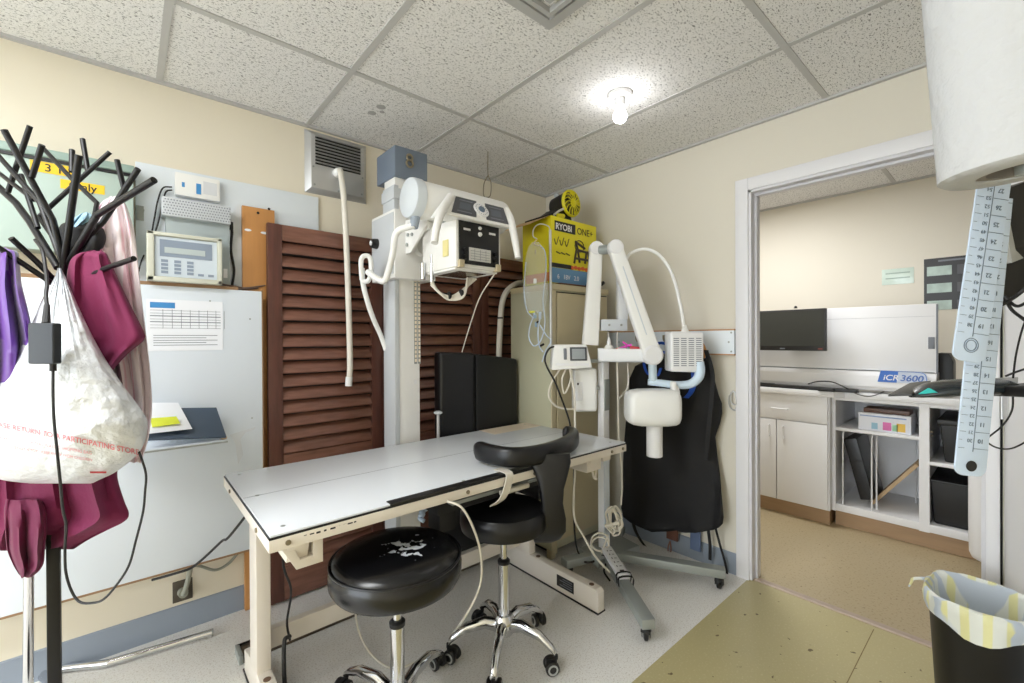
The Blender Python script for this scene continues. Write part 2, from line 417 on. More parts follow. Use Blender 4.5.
# ================================================================== CEILING FITTINGS
t = thing('ceiling_bulb_holder', (-.754, -1.209, HC-.09), 'bare round light bulb in a white ceiling socket', 'ceiling light')
c = V((-.754, -1.209, HC))
MB().lathe([(.054, 0), (.056, -.006), (.05, -.016), (.03, -.02), (.0, -.02)], c).build('ceiling_plate', M_white, t)
MB().lathe([(.02, -.018), (.024, -.028), (.022, -.055), (.016, -.058)], c).build('socket', M_white, t)
MB().lathe([(.013, -.05), (.014, -.062), (.024, -.078), (.030, -.094), (.0295, -.108), (.022, -.121), (.010, -.127), (.0, -.128)], c, seg=24).build('bulb', M_glow, t)
t = thing('ceiling_vent', (-1.5, -1.5, HC-.02), 'grey stepped metal air diffuser set in the ceiling', 'vent')
b = MB(); x0, x1, y0, y1 = -1.70, -1.30, -1.70, -1.30
def ringbox(b, k0, k1, z0, z1):
    for (a0, a1, c0, c1) in ((x0+k0, x1-k0, y0+k0, y0+k1), (x0+k0, x1-k0, y1-k1, y1-k0), (x0+k0, x0+k1, y0+k1, y1-k1), (x1-k1, x1-k0, y0+k1, y1-k1)):
        b.box(a0, a1, c0, c1, z0, z1)
ringbox(b, 0, .034, HC-.012, HC-.001); b.build('frame', mat('vent grey', (176, 176, 176), .5), t)
for k in range(3):
    b = MB(); ringbox(b, .05+k*.04, .066+k*.04, HC-.02+k*.004, HC-.001); b.build('cone', MATS['vent grey'], t)

b = MB()
for (px, py, r_) in ((381, 107, .022), (372, 113, .020), (382, 112, .012)):
    q = hz(px, py, HC); b.lathe([(.0, -.0012), (r_*.8, -.0012), (r_, -.0002)], q, Z, 14)
struct(b, 'trim_ceiling_stain', mat('ceiling smudge', (168, 167, 166), .9, var=.1, vscale=60))
# ================================================================== WALL A: boards, boxes
# thin upper board
single(MB().box(-2.395, -1.677, -.014, 0, 1.48, 1.985, .002), 'wall_board', M_panel, 'pale thin board on the wall carrying the electrical boxes', 'board')
# lower stand-off panel
FY = -.10
t = thing('wall_panel', (-2.4, FY, .3), 'large white wall panel on stand-offs, chart and folder shelf on it', 'panel')
b = MB().box(-2.92, -1.958, FY, FY+.018, .308, 1.475, .001); b.build('board', M_panel, t)
b = MB().box(-2.92, -1.956, FY-.0005, FY+.0185, .300, .308).box(-1.958, -1.953, FY-.0005, FY+.0185, .30, 1.48); b.build('edging', M_edge, t)
MB().box(-2.92, -2.05, FY, -.001, 1.475, 1.489).build('top_ledge', M_edge, t)
b = MB()
for x in (-2.85, -2.45, -2.08): b.box(x-.02, x+.02, FY+.018, -.001, .5, .56).box(x-.02, x+.02, FY+.018, -.001, 1.3, 1.36)
b.build('spacer', M_edge, t)
b = MB()
for (px, py) in ((250, 319), (252, 418), (210, 301)):
    q = hy(px, py, FY); b.cyl(q, q-Y*.002, .0035, seg=8)
b.build('screw', M_steelg, t)
# faded damp stain by the shelf
q = hy(243, 432, FY)
MB().prism([q+X*a+Z*c_ for a, c_ in ((-.05, -.005), (.03, .012), (.05, .016), (.045, .006), (.01, -.004), (-.01, -.03), (.0, -.10), (-.02, -.14), (-.03, -.05))], -Y*.0006).build('damp_stain', mat('stain', (212, 216, 220), .5, var=.05), t)
# grey green wall box
t = thing('film_viewer_box', (-2.6, -.07, 1.57), 'grey-green metal wall box with yellow number tags behind the coat tree', 'wall box')
MB().box(-2.93, -2.402, -.105, -.001, 1.575, 1.895, .004).build('case', M_grn, t)
MB().prism([(-2.935, -.001, 1.965), (-2.935, -.118, 1.932), (-2.935, -.118, 1.905), (-2.935, -.10, 1.900), (-2.935, -.001, 1.893)], X*.536, .002).build('hood', M_grnd, t)
MB().box(-2.94, -2.395, -.112, -.10, 1.892, 1.902).build('slot_gasket', M_bmetal, t)
fy = -.1055
for (s_, px, py, w, h_) in (('1 3 1 8', 54, 169, .118, .038), ('Only', 83, 187, .118, .034)):
    q = hy(px, py, fy)
    tb = MB().box(q.x-w/2, q.x+w/2, fy-.001, fy, q.z-h_/2, q.z+h_/2); g = tb.build('number_tag', M_yel, t)
    MB().text(s_, .038, (q.x, fy-.001, q.z-.013), X, Z, 'CENTER', .01).build('lettering', M_ink, g)
# dark shelf edge left of the coat tree (underside of the box)
# router
t = thing('router_box', (-2.19, -.03, 1.87), 'flat white plastic box at the top of the pale board', 'electrical box')
MB().box(-2.268, -2.108, -.048, -.015, 1.868, 1.965, .005).build('housing', M_offw, t)
MB().box(-2.195, -2.178, -.0495, -.048, 1.885, 1.93).build('blue_label', M_inkb, t)
MB().box(-2.245, -2.235, -.049, -.048, 1.905, 1.925).build('small_label', M_inkb, t)
MB().box(-2.17, -2.12, -.0488, -.048, 1.89, 1.945).build('info_label', mat('label grey', (214, 216, 220), .5), t)
# perforated power supply
t = thing('power_supply', (-2.2, -.05, 1.5), 'grey perforated power supply below the flat white box', 'power supply')
MB().box(-2.30, -2.075, -.062, -.015, 1.50, 1.83, .003).build('housing', M_lbox, t)
cb = MB().box(-2.315, -2.075, -.092, -.015, 1.765, 1.842, .003); cov = cb.build('perforated_cover', M_grey, t)
b = MB()
for i in range(24):
    for j in range(6):
        b.cyl((-2.308+i*.0098+(j % 2)*.0045, -.0918, 1.774+j*.0115), (-2.308+i*.0098+(j % 2)*.0045, -.0926, 1.774+j*.0115), .0029, seg=6)
b.build('perforations', M_inkg, cov)
MB().box(-2.13, -2.115, -.064, -.062, 1.52, 1.62).box(-2.10, -2.085, -.064, -.062, 1.53, 1.57).build('label_strip', M_white, t)
# control panel box on the ledge
t = thing('control_panel', (-2.23, -.1, 1.489), 'beige control box with grey keypad face on the panel ledge', 'control box')
yb = -.125
c4 = [hy(147, 284, yb), hy(222, 288, yb), hy(228, 240, yb), hy(149, 232, yb)]
x0, x1 = c4[0].x, c4[1].x; z0, z1 = 1.490, 1.686
MB().box(x0, x1, yb, -.055, z0, z1, .006).build('housing', mat('control beige', (206, 206, 190), .45, var=.02), t)
b = MB()
for (a0, a1, c0, c1) in ((x0, x1, z1-.014, z1), (x0, x1, z0, z0+.018), (x0, x0+.022, z0, z1), (x1-.016, x1, z0, z1)): b.box(a0, a1, yb-.012, yb, c0, c1, .003)
b.build('bezel', MATS['control beige'], t)
kp = MB().box(x0+.024, x1-.018, yb-.002, yb, z0+.020, z1-.016).build('keypad', mat('keypad face', (206, 216, 224), .4), t)
b = MB().box(x0+.04, x1-.035, yb-.0035, yb-.002, z0+.10, z1-.028)
for i in range(3):
    for j in range(4): b.box(x0+.044+i*.042, x0+.066+i*.042, yb-.0035, yb-.002, z0+.032+j*.015, z0+.043+j*.015)
b.box(x0+.165, x0+.185, yb-.0035, yb-.002, z0+.03, z0+.04).box(x0+.2, x0+.22, yb-.0035, yb-.002, z0+.03, z0+.04)
b.build('keys', mat('key grey', (140, 152, 168), .5), kp)
b = MB().box(x0+.055, x0+.19, yb-.005, yb-.003, z0+.115, z0+.138).build('display', M_lcd, kp)
# cords from router
b = MB().tube([hy(172, 187, -.03), hy(163, 188, -.03), hy(158, 200, -.03), hy(155, 215, -.03), hy(152, 232, -.03)], .003, 8)
b.tube([hy(172, 190, -.03), hy(166, 192, -.03), hy(162, 205, -.03), hy(159, 220, -.03), hy(155, 233, -.03)], .003, 8)
single(b, 'signal_cable', M_cordk, 'pair of thin black cables looping left of the flat white box', 'cable')
b = MB().tube([hy(231, 224, -.035), hy(232, 232, -.04), hy(231, 250, -.035), hy(234, 270, -.03), hy(232, 286, -.03)], .0055, 8)
b.obox(hy(231, 226, -.035), X*.016, Y*.022, Z*.035, .004)
single(b, 'power_cable', M_cordk, 'thick black plug and cord right of the perforated power supply', 'cord')
b = MB().tube([hy(222, 284, -.06), hy(232, 286, -.06), hy(245, 288, -.05), hy(262, 286, -.04), hy(270, 284, -.03)], .004, 8).tube([hy(222, 287, -.07), hy(240, 289, -.06), hy(258, 288, -.04)], .004, 8)
single(b, 'conduit_wires', mat('wire brown', (106, 88, 78), .5), 'brown wires running along the panel ledge to the wooden board', 'cable')
b = MB().tube([hy(144, 255, -.02), hy(141, 262, -.03), hy(139, 270, -.03), hy(137, 276, -.03)], .0025, 8)
single(b, 'cable_end', M_cordk, 'short black cable left of the beige control box', 'cable')
q = hy(140, 213, -.016)
b = MB().box(q.x-.012, q.x+.012, -.018, -.014, q.z-.03, q.z+.03, .001).lathe([(.012, 0), (.014, .003), (.008, .004), (.008, 0)], q+Z*.012, -Y, 16, loop=True)
single(b, 'steel_latch', M_steelg, 'small grey steel latch plate on the pale board near the striped gown', 'latch')
# wood plank leaning behind
t = thing('wooden_plank', (-1.95, -.03, .0), 'tall varnished orange-brown plank standing behind the white panel', 'plank')
MB().box(-2.022, -1.888, -.040, -.016, .004, 1.872, .001).build('plank', M_orng, t)
b = MB()
for (px, py) in ((258, 213), (269, 209)): q = hy(px, py, -.04); b.cyl(q, q-Y*.0015, .006, seg=10)
b.build('drill_hole', M_ink, t)
b = MB()
for (px, py) in ((248, 230), (264, 233)): q = hy(px, py, -.04); b.sphere(q, .012, (1.2, .15, .5))
b.build('plaster_dab', M_paper, t)
# chart on panel
t = thing('paper_chart', (-2.25, FY-.002, 1.27), 'printed table sheet in a plastic sleeve taped to the white panel', 'chart')
a = hy(146, 302, FY-.0015); c = hy(223, 350, FY-.0015)
x0, x1, z0, z1 = -2.365, c.x, c.z, hy(222, 302, FY).z
MB().box(x0, x1, FY-.0015, FY, z0, z1).build('sheet', M_paper, t)
b = MB()
for k in range(7): b.box(x0+.01, x1-.008, FY-.002, FY-.0015, z1-.045-k*.012, z1-.0435-k*.012+(.002 if k in (2, 4) else 0))
for k in range(8): b.box(x0+.05+k*.03, x0+.0515+k*.03, FY-.002, FY-.0015, z1-.118, z1-.04)
for k in range(5): b.box(x0+.02, x1-.02-(k % 2)*.04, FY-.002, FY-.0015, z0+.022+k*.01, z0+.0245+k*.01)
b.build('ruled_lines', M_inkg, t)
MB().box(x0+.01, x0+.09, FY-.0022, FY-.0015, z1-.035, z1-.012).build('blue_heading', M_inkb, t)
# folder shelf
t = thing('chart_shelf', (-2.2, -.18, 1.02), 'small white shelf fixed to the wall panel under the dark folder', 'shelf')
L0 = hz(130, 445, 1.0)
sy = -.26
q = hy(226, 440, sy); zs = q.z
MB().box(-2.45, q.x, sy, FY-.001, zs-.012, zs, .002).build('board', M_panel, t)
MB().box(-2.45, q.x+.006, sy-.004, sy, zs-.010, zs-.004).build('edge_strip', M_steelg, t)
def slab(c4, th, n=None):
    a, b_, c_, d_ = [V(p) for p in c4]; nn_ = (b_-a).cross(d_-a).normalized()
    return MB().hexa([a, b_, c_, d_, a+nn_*th, b_+nn_*th, c_+nn_*th, d_+nn_*th], .0008)
yb_, yt_ = sy+.012, FY-.035
fz = zs+.004
single(slab([hy(146, 441, yb_), hy(226, 438, yb_), hy(216, 409, yt_), hy(150, 410, yt_)], .010), 'ring_folder', M_navy, 'dark slate folder tilted on the small panel shelf', 'folder')
up2 = -Y*.012+Z*.006
single(slab([hy(140, 436, yb_)+up2, hy(192, 430, yb_+.01)+up2, hy(178, 404, yt_)+up2, hy(140, 404, yt_)+up2], .0016), 'paper_sheets', M_paper, 'loose printed sheets lying across the dark folder', 'papers')
up3 = -Y*.015+Z*.008
single(slab([hy(152, 429, yb_+.02)+up3, hy(180, 425, yb_+.02)+up3, hy(176, 418, yb_+.04)+up3, hy(150, 420, yb_+.04)+up3], .002), 'sticky_pad', M_sticky, 'yellow-green sticky notes on the loose sheets', 'sticky notes')
single(MB().obox((q.x-.004, sy+.03, zs+.006), X*.02, Y*.035, Z*.010, .003), 'wooden_clip', M_pine, 'small tan clip at the right end of the panel shelf', 'clip')
# wall outlet with conduit
t = thing('wall_outlet', (-2.25, -.01, .12), 'dark square wall outlet with a grey plug, under the white panel', 'outlet')
MB().box(-2.285, -2.215, -.006, 0, .125, .215, .002).build('cover_plate', mat('grimy plate', (82, 74, 62), .5, var=.3, vscale=40), t)
MB().cyl((-2.25, -.004, .165), (-2.25, -.04, .17), .020, .017).tube([(-2.25, -.04, .17), (-2.247, -.06, .19), (-2.235, -.065, .24), (-2.225, -.06, .30)], .010).build('plug', M_greycord, t)
b = MB().tube([hy(152, 580, -.08), hy(175, 573.5, -.115), hy(191, 568, -.125), hy(205, 557, -.14), hy(222, 541, -.18), (-2.13, -.35, .48), (-2.08, -.5, .62)], .005)
single(b, 'table_lead', M_cordk, 'black lead rising from the wall outlet to the white table', 'cord')
b = MB().tube([(-2.225, -.055, .29), hy(200, 566, -.04), hy(215, 570, -.04), hy(228, 564, -.03), hy(238, 553, -.03)], .006)
single(b, 'grey_conduit', M_greycord, 'grey looped cord beside the wall outlet under the panel', 'cord')

# ------------------------------------------------ steel wall vent and hose
t = thing('wall_vent', (-1.58, -.02, 2.0), 'square steel vent grille high on the wall near the ceiling', 'vent')
x0, x1, z0, z1 = -1.741, -1.417, 2.003, 2.325
b = MB().hexa([(x0, 0, z0), (x1, 0, z0), (x1, 0, z1), (x0, 0, z1), (x0+.025, -.03, z0+.025), (x1-.025, -.03, z0+.025), (x1-.025, -.03, z1-.025), (x0+.025, -.03, z1-.025)], .002)
b.build('plate', M_steel, t)
b = MB()
for k in range(9): b.box(x0+.045, x1-.045, -.0312, -.03, z0+.145+k*.0165, z0+.153+k*.0165)
b.build('dark_slot', M_blackm, t)
for k in range(9):
    MB().prism([(x0+.045, -.03, z0+.153+k*.0165), (x0+.045, -.040, z0+.1535+k*.0165), (x0+.045, -.041, z0+.155+k*.0165), (x0+.045, -.03, z0+.1615+k*.0165)], X*(x1-x0-.09)).build('blade', M_steel, t)
b = MB()
for (a, c_) in ((.035, .13), (.29, .13), (.04, .04), (.285, .04), (.16, .03), (.16, .12)): b.cyl((x0+a, -.03, z0+c_), (x0+a, -.0335, z0+c_), .005, seg=8)
b.build('screw', M_steelg, t)
t = thing('drain_hose', (-1.55, -.1, 1.2), 'long pale hose hanging from the steel wall vent', 'hose')
P0 = hy(337, 173, -.035); b = MB().lathe([(.022, 0), (.022, .025), (.016, .03), (.016, .05)], P0+Y*.006, -Y, 20).build('fitting', M_offw, t)
b = MB().tube([P0-Y*.045, hy(341, 176, -.105), hy(344, 200, -.12), hy(347, 260, -.12), hy(349, 320, -.12), hy(350, 365, -.12), hy(349, 383, -.115)], .0145, 14)
b.build('hose', M_beigeh, t)
b = MB().tube([hy(349.2, 377, -.1155), hy(348.5, 386, -.114)], .017, 14, smooth=False).build('end_cuff', M_offw, t)

# ------------------------------------------------ louvred folding doors
t = thing('louvered_doors', (-1.2, -.06, 0), 'dark walnut louvred folding doors leaning along the wall', 'louvred doors')
LZ0, LZ1 = .012, 1.80
def leaf(xa, xb, ya, yb_, z1=LZ1):
    a, c = V((xa, ya, 0)), V((xb, yb_, 0)); d = (c-a); w = d.length; d.normalize(); n = V((d.y, -d.x, 0))
    if n.y > 0: n = -n
    T = .03; st = .062
    lf = MB().obox(a+d*st/2+Z*(LZ0+z1)/2, d*st, n*T, Z*(z1-LZ0), .003).build('leaf', M_woodv, t)
    MB().obox(c-d*st/2+Z*(LZ0+z1)/2, d*st, n*T, Z*(z1-LZ0), .003).build('stile', M_woodv, lf)
    for (z0, z2) in ((z1-.075, z1), (.585, .705), (LZ0, LZ0+.16)):
        MB().obox(a+d*w/2+Z*(z0+z2)/2, d*(w-2*st), n*(T-.004), Z*(z2-z0), .002).build('rail', M_wood, lf)
    for (za, zb) in ((.705, z1-.075), (LZ0+.16, .585)):
        k = round((zb-za)/.063); p = (zb-za)/k
        b = MB()
        for i in range(k):
            zc = za+p*(i+.5)
            ax = (n*.019-Z*.033)
            b.obox(a+d*w/2+Z*zc, d*(w-2*st), ax*1.52, (Z*.9+n*.5).normalized()*.008, .002)
        b.build('slats', M_wood, lf)
    # dark sheet closes the view, its colour standing in for shade between slats
    MB().obox(a+d*w/2+Z*(LZ0+z1)/2-n*.022, d*(w-.03), n*.004, Z*(z1-LZ0-.04)).build('backing', mat('slat gap shade', (30, 15, 12), .7), lf)
leaf(-1.930, -1.362, -.075, -.06)
leaf(-1.358, -.690, -.06, -.07)
leaf(-.686, -.20, -.07, -.055)

# ================================================================== X-RAY TUBE STAND
# floor rail
b = MB().box(-2.093, -.95, -.41, -.33, 0, .028, .002)
t = thing('floor_rail', (-1.5, -.37, 0), 'dark metal floor rail behind the table stretcher', 'rail')
b.build('rail', mat('rail dark', (92, 82, 70), .4, .5), t)
MB().box(-2.1, -1.0, -.335, -.328, 0, .034).build('rail_lip', M_bmetal, t)
MB().box(-2.108, -2.093, -.415, -.325, 0, .034, .002).build('end_stop', M_steelg, t)

t = thing('xray_tube_stand', (-1.37, -.33, .03), 'tall cream x-ray column with tube head reaching over the table', 'x-ray stand')
cx0, cx1, cy0, cy1 = -1.444, -1.314, -.40, -.285
MB().box(cx0, cx1, cy0, cy1, .06, 2.12, .004).build('column', M_xray, t)
MB().box(cx0-.08, cx1+.08, cy0-.05, cy1+.04, .030, .075, .006).build('base_carriage', M_steelg, t)
MB().box(cx0-.006, cx0+.018, cy0-.004, cy1+.004, .08, 2.0, .001).build('guide_strip', M_grey, t)
MB().box(-1.408, -1.372, cy0-.003, cy0, 1.555, 1.572).build('column_label', M_ink, t)
b = MB()
for x in (-1.338, -1.318):
    b.box(x-.007, x+.007, cy0-.004, cy0, 1.13, 1.56)
b.build('hole_strip', M_steelg, t)
b = MB()
for x in (-1.338, -1.318):
    for k in range(20): b.box(x-.005, x+.005, cy0-.0055, cy0-.004, 1.14+k*.021, 1.155+k*.021)
b.build('strip_holes', mat('strip cream', (240, 226, 206), .4), t)
MB().box(-1.345, -1.333, cy0-.004, cy0, 1.03, 1.05, .001).build('switch', M_white, t)
# blue grey cap
ft = hy(394, 144, -.42); 
cap = MB().box(-1.452, -1.275, -.42, -.215, hy(394, 175, -.42).z, ft.z, .005).build('top_cap', M_blue, t)
q = hy(409, 161, -.42)
b = MB()
for dz, rr in ((.0145, .0145), (-.0145, .0175)):
    pts = [q+X*(rr*math.cos(2*PI*k/16))+Z*(dz+rr*math.sin(2*PI*k/16))-Y*.008 for k in range(17)]
    b.tube(pts, .0055, 8, smooth=False)
b.build('numeral', M_brass, cap)
MB().box(cx0-.012, cx1+.01, cy0-.012, cy1+.01, 1.93, 1.985, .004).build('column_collar', M_grey, t)
# carriage
gx0, gx1, gy0, gy1 = -1.475, -1.255, -.46, -.20
gz1 = hy(390, 207, gy0).z; gz0 = hy(390, 277, gy0).z
car = MB().box(gx0, gx1, gy0, gy1, gz0, gz1, .006).build('carriage', M_xray, t)
MB().box(gx0-.003, gx0, gy0+.01, gy1-.01, gz0+.02, gz1-.015, .001).build('carriage_cover', M_grey, car)
q = hx(377, 244, gx0-.003)
kn = MB().cyl(q, q-X*.03, .026, .022, 24).build('clamp_knob', M_black, car)
MB().cyl(q-X*.028, q-X*.034, .012, .012, 16).build('knob_cap', M_white, kn)
q = hy(437, 250, gy0)
MB().box(gx1-.045, gx1-.03, gy0-.003, gy0, q.z-.06, q.z+.05).box(gx1-.06, gx1-.045, gy0-.003, gy0, q.z-.06, q.z-.045).build('gauge_slot', M_ink, car)
# arm and side plates
zc = 1.79
arm = MB()
arm.prism([(-1.42, gy0, 1.66), (-1.42, gy0, 1.82), (-1.42, -.66, 1.80), (-1.42, -.66, 1.765), (-1.42, gy0-.05, 1.66)], X*.012, .002)
arm.prism([(-1.255, gy0, 1.66), (-1.255, gy0, 1.82), (-1.255, -.66, 1.80), (-1.255, -.66, 1.765), (-1.255, gy0-.05, 1.66)], X*.012, .002)
arm.box(-1.41, -1.25, -.66, gy0, 1.745, 1.775, .003)
arm.build('support_arm', M_xray, t)
for (y, z) in ((-.48, 1.70), (-.50, 1.79), (-.53, 1.74), (-.49, 1.745)): MB().cyl((-1.42, y, z), (-1.427, y, z), .008, seg=8).build('arm_bolt', M_steelg, t)
MB().cyl((-1.335, gy0+.005, 1.70), (-1.335, gy0-.03, 1.70), .045, .04, 24).build('pivot', M_xray, t)
# tube housing
ty, tz = -.655, 1.832
q = hy(408, 197.5, ty); tz = q.z; txl = q.x
th = MB().lathe([(.0, .012), (.078, .012), (.083, .02), (.083, .50), (.078, .515), (.0, .52)], (txl, ty, tz), X, 40).build('tube_housing', M_xray, t)
MB().lathe([(.0, -.008), (.066, -.006), (.084, .002), (.0875, .012), (.0875, .045), (.083, .048)], (txl, ty, tz), X, 40).build('end_cap', mat('cap blue grey', (206, 212, 218), .35), th)
MB().box(txl+.15, txl+.33, ty-.055, ty+.055, tz-.125, tz-.07, .004).build('mount_block', M_steelg, th)
MB().box(txl+.12, txl+.2, ty-.08, ty-.03, tz-.095, tz-.06, .003).build('nameplate', M_steelg, th)
MB().cyl((txl+.03, ty-.01, tz-.075), (txl+.018, ty-.02, tz-.13), .022, .017, 16).build('cable_gland', mat('gland grey', (150, 160, 172), .5), th)
# collimator
ky = -.86
A = hy(459, 221, ky); Bq = hy(500, 231, ky); Cq = hy(497, 272, ky); Dq = hy(457, 263, ky)
kx0, kx1 = A.x-.012, Bq.x+.004; kz0, kz1 = Dq.z-.012, A.z+.012
col = MB().box(kx0, kx1, ky+.004, ty+.075, kz0, kz1, .004).build('collimator', M_xray, t)
MB().box(kx0+.012, kx1-.012, ky-.002, ky+.006, kz0+.014, kz1-.006, .001).build('face_plate', M_ink, col)
w = kx1-kx0; zc = (kz0+kz1)/2; xc = (kx0+kx1)/2
MB().box(xc-.058, xc+.058, ky-.004, ky-.002, kz0+.03, kz0+.085, .0005).build('scale_label', mat('label silver', (206, 206, 204), .4), col)
b = MB()
for k in range(4): b.box(xc-.05, xc+.05, ky-.0046, ky-.004, kz0+.038+k*.011, kz0+.0395+k*.011)
for x in (-.03, 0, .03): b.box(xc+x, xc+x+.0015, ky-.0046, ky-.004, kz0+.034, kz0+.08)
b.build('scale_lines', M_inkg, col)
MB().box(xc-.085, xc-.05, ky-.0035, ky-.002, kz1-.045, kz1-.036).box(xc+.05, xc+.085, ky-.0035, ky-.002, kz1-.045, kz1-.036).build('small_label', M_white, col)
MB().lathe([(.0, .008), (.008, .007), (.010, 0)], (xc, ky-.002, kz1-.052), -Y, 16).lathe([(.0, .006), (.007, .005), (.008, 0)], (xc, ky-.002, kz1-.026), -Y, 16).build('push_button', M_white, col)
b = MB()
for s in (-1, 1): b.lathe([(.0, .014), (.009, .013), (.010, 0)], (xc+s*.08, ky-.002, kz0+.07), -Y, 16).lathe([(.0, .014), (.009, .013), (.010, 0)], (xc+s*.08, ky-.002, kz0+.042), -Y, 16)
b.build('shutter_knob', M_bmetal, col)
b = MB()
for s in (-1, 1): b.box(xc+s*.098-.012, xc+s*.098+.012, ky-.012, ky+.02, kz0-.004, kz0+.028, .003)
b.build('corner_clip', mat('clip tan', (190, 176, 146), .4), col)
b = MB().box(kx0+.006, kx1-.006, ky+.02, ty+.06, kz0-.010, kz0, .002); b.build('base_plate', M_xray, col)
MB().box(kx0+.045, kx1-.045, ky+.05, ty+.02, kz0-.012, kz0-.009).build('beam_window', mat('beam window', (86, 80, 72), .2), col)
MB().box(kx0-.006, kx0, ky+.06, ky+.10, kz0+.05, kz0+.12, .002).build('side_label', mat('label cream', (226, 214, 150), .5), col)
MB().cyl((kx0-.012, ty+.05, kz0-.03), (kx0-.012, ty+.05, kz0+.045), .012, seg=16).build('lock_lever', M_chrome, col)
# console bar with two handle prongs
zt, zb = hy(480, 199.5, -.835).z, hy(480, 221.5, -.905).z
cBL, cBR = hy(446, 214, -.905).x, hy(513, 228, -.905).x
cTL, cTR = hy(453, 192, -.835).x, hy(505, 207, -.835).x
xl, xr = cBL, cBR
cn = MB().hexa([(cBL, -.905, zb), (cBR, -.905, zb), (cBR, -.77, zb+.01), (cBL, -.77, zb+.01), (cTL, -.835, zt), (cTR, -.835, zt), (cTR, -.77, zt), (cTL, -.77, zt)], .014, 3)
con = cn.build('console', M_xray, t)
fn = lambda a, h_: V((cBL+(cTL-cBL)*h_+((cBR-cBL)+((cTR-cTL)-(cBR-cBL))*h_)*a, -.905+.07*h_, zb+(zt-zb)*h_))
FN = ((fn(1, 0)-fn(0, 0)).cross(fn(0, 1)-fn(0, 0))).normalized()
if FN.y > 0: FN = -FN
for (a0, a1) in ((.06, .42), (.58, .94)):
    g = MB().prism([fn(a0, .14)+FN*.0005, fn(a1, .14)+FN*.0005, fn(a1, .86)+FN*.0005, fn(a0, .86)+FN*.0005], FN*.0015).build('dark_inset', mat('inset dark', (66, 68, 74), .35), con)
    for (ha, hb) in ((.24, .27), (.73, .76)): MB().prism([fn(a0+.07, ha)+FN*.002, fn(a1-.07, ha)+FN*.002, fn(a1-.07, hb)+FN*.002, fn(a0+.07, hb)+FN*.002], FN*.0006).build('outline', M_inkg, g)
    MB().prism([fn(a0+.09, .36)+FN*.002, fn(a1-.09, .36)+FN*.002, fn(a1-.09, .64)+FN*.002, fn(a0+.09, .64)+FN*.002], FN*.0006).build('readout', mat('readout', (84, 90, 100), .5), g)
dl = MB().lathe([(.0, .006), (.036, .006), (.038, .004), (.038, 0)], fn(.5, .5), FN, 32).build('angle_dial', M_white, con)
MB().lathe([(.0, .006), (.014, .006), (.016, 0)], fn(.5, .5)+FN*.006, FN, 24).build('dial_hub', mat('hub blue', (86, 104, 124), .3), dl)
b = MB(); ua = X; va = FN.cross(X).normalized()
for k in range(16):
    a = 2*PI*k/16; c_ = fn(.5, .5)+FN*.0062; b.cyl(c_+ua*.028*math.cos(a)+va*.028*math.sin(a), c_+FN*.0006+ua*.028*math.cos(a)+va*.028*math.sin(a), .0022, seg=6)
b.build('dial_mark', M_inkg, dl)
for pts in ([(451, 197, -.83), (444, 207, -.88), (439, 219, -.915), (436, 231, -.935), (434.5, 243, -.95)], [(506, 211, -.83), (510.5, 220, -.88), (513.5, 233, -.915), (516, 246, -.935), (518, 258, -.95)]):
    MB().tube([hy(*q_) for q_ in pts], .0175, 12, rfun=lambda k: 1.1-.35*k).build('handle_prong', M_xray, con)
# high-voltage cable and sagging bundle
b = MB().tube([(txl+.020, ty-.018, tz-.12), hy(397, 232, -.62), hy(393, 252, -.58), hy(388.5, 271, -.53), hy(384, 281, -.50), hy(376, 278, -.46), hy(368, 272, -.40)], .0145, 12); b.build('tube_cable', M_offw, t)
b = MB().tube([hy(362, 268, -.34), hy(363, 283, -.33), hy(367, 300, -.32), hy(373, 318, -.31), hy(381, 336, -.29), hy(386, 350, -.29)], .012, 12); b.build('lower_cable', M_offw, t)
b = MB().tube([hy(362, 280, -.36), hy(361, 262, -.37), hy(364, 256, -.38), hy(370, 258, -.39), hy(371, 272, -.39), hy(368, 281, -.38), hy(363, 281, -.36)], .011, 10); b.build('cable_clamp', M_offw, t)
b = MB()
for k in range(4):
    o = (k-1.5)*.008
    b.tube([hy(431, 282, -.62)+Z*o, hy(440, 293, -.64)+Z*o*.6+Y*o, hy(450, 298, -.66)+Z*o*.6, hy(462, 294, -.68)+Z*o+Y*o, hy(472, 278, -.70)+X*o*2], .006, 8)
b.build('wire_bundle', M_beigeh, t)
b = MB().cyl(hy(449, 295.5, -.66)-X*.004, hy(449, 295.5, -.66)+X*.004, .017, seg=14).cyl(hy(461, 293, -.68)-X*.004, hy(461, 293, -.68)+X*.004, .017, seg=14); b.build('cable_tie', M_black, t)
b = MB().box(-1.315, -1.28, -.48, -.45, gz0-.07, gz0+.07, .004)
q = hy(432, 266, -.66); MB().tube([q+Z*.05, q, q-Z*.07], .009, 10).build('steel_latch', M_chrome, t); b.bm.free()
# thin measuring cord from the collimator
b = MB().tube([(kx1-.02, ky+.02, kz0-.01), hy(480, 297, -.7), hy(471, 322, -.55), hy(464, 345, -.42), hy(462, 352, -.39)], .003, 8)
single(b, 'pull_cord', M_cord, 'thin pale cord running from the collimator down to the black pads', 'cord')
# wire hook above
b = MB()
q = hy(488, 177, -.35)
b.tube([V((q.x, -.35, HC-.001)), V((q.x, -.35, q.z))+Z*.02, hy(491, 183, -.35), hy(490, 196, -.35), hy(484, 196, -.35), hy(484, 184, -.35), V((q.x, -.35, q.z))+Z*.008], .003, 8)
single(b, 'wire_hook', M_brass, 'thin wire hook hanging from the ceiling behind the x-ray console', 'hook')

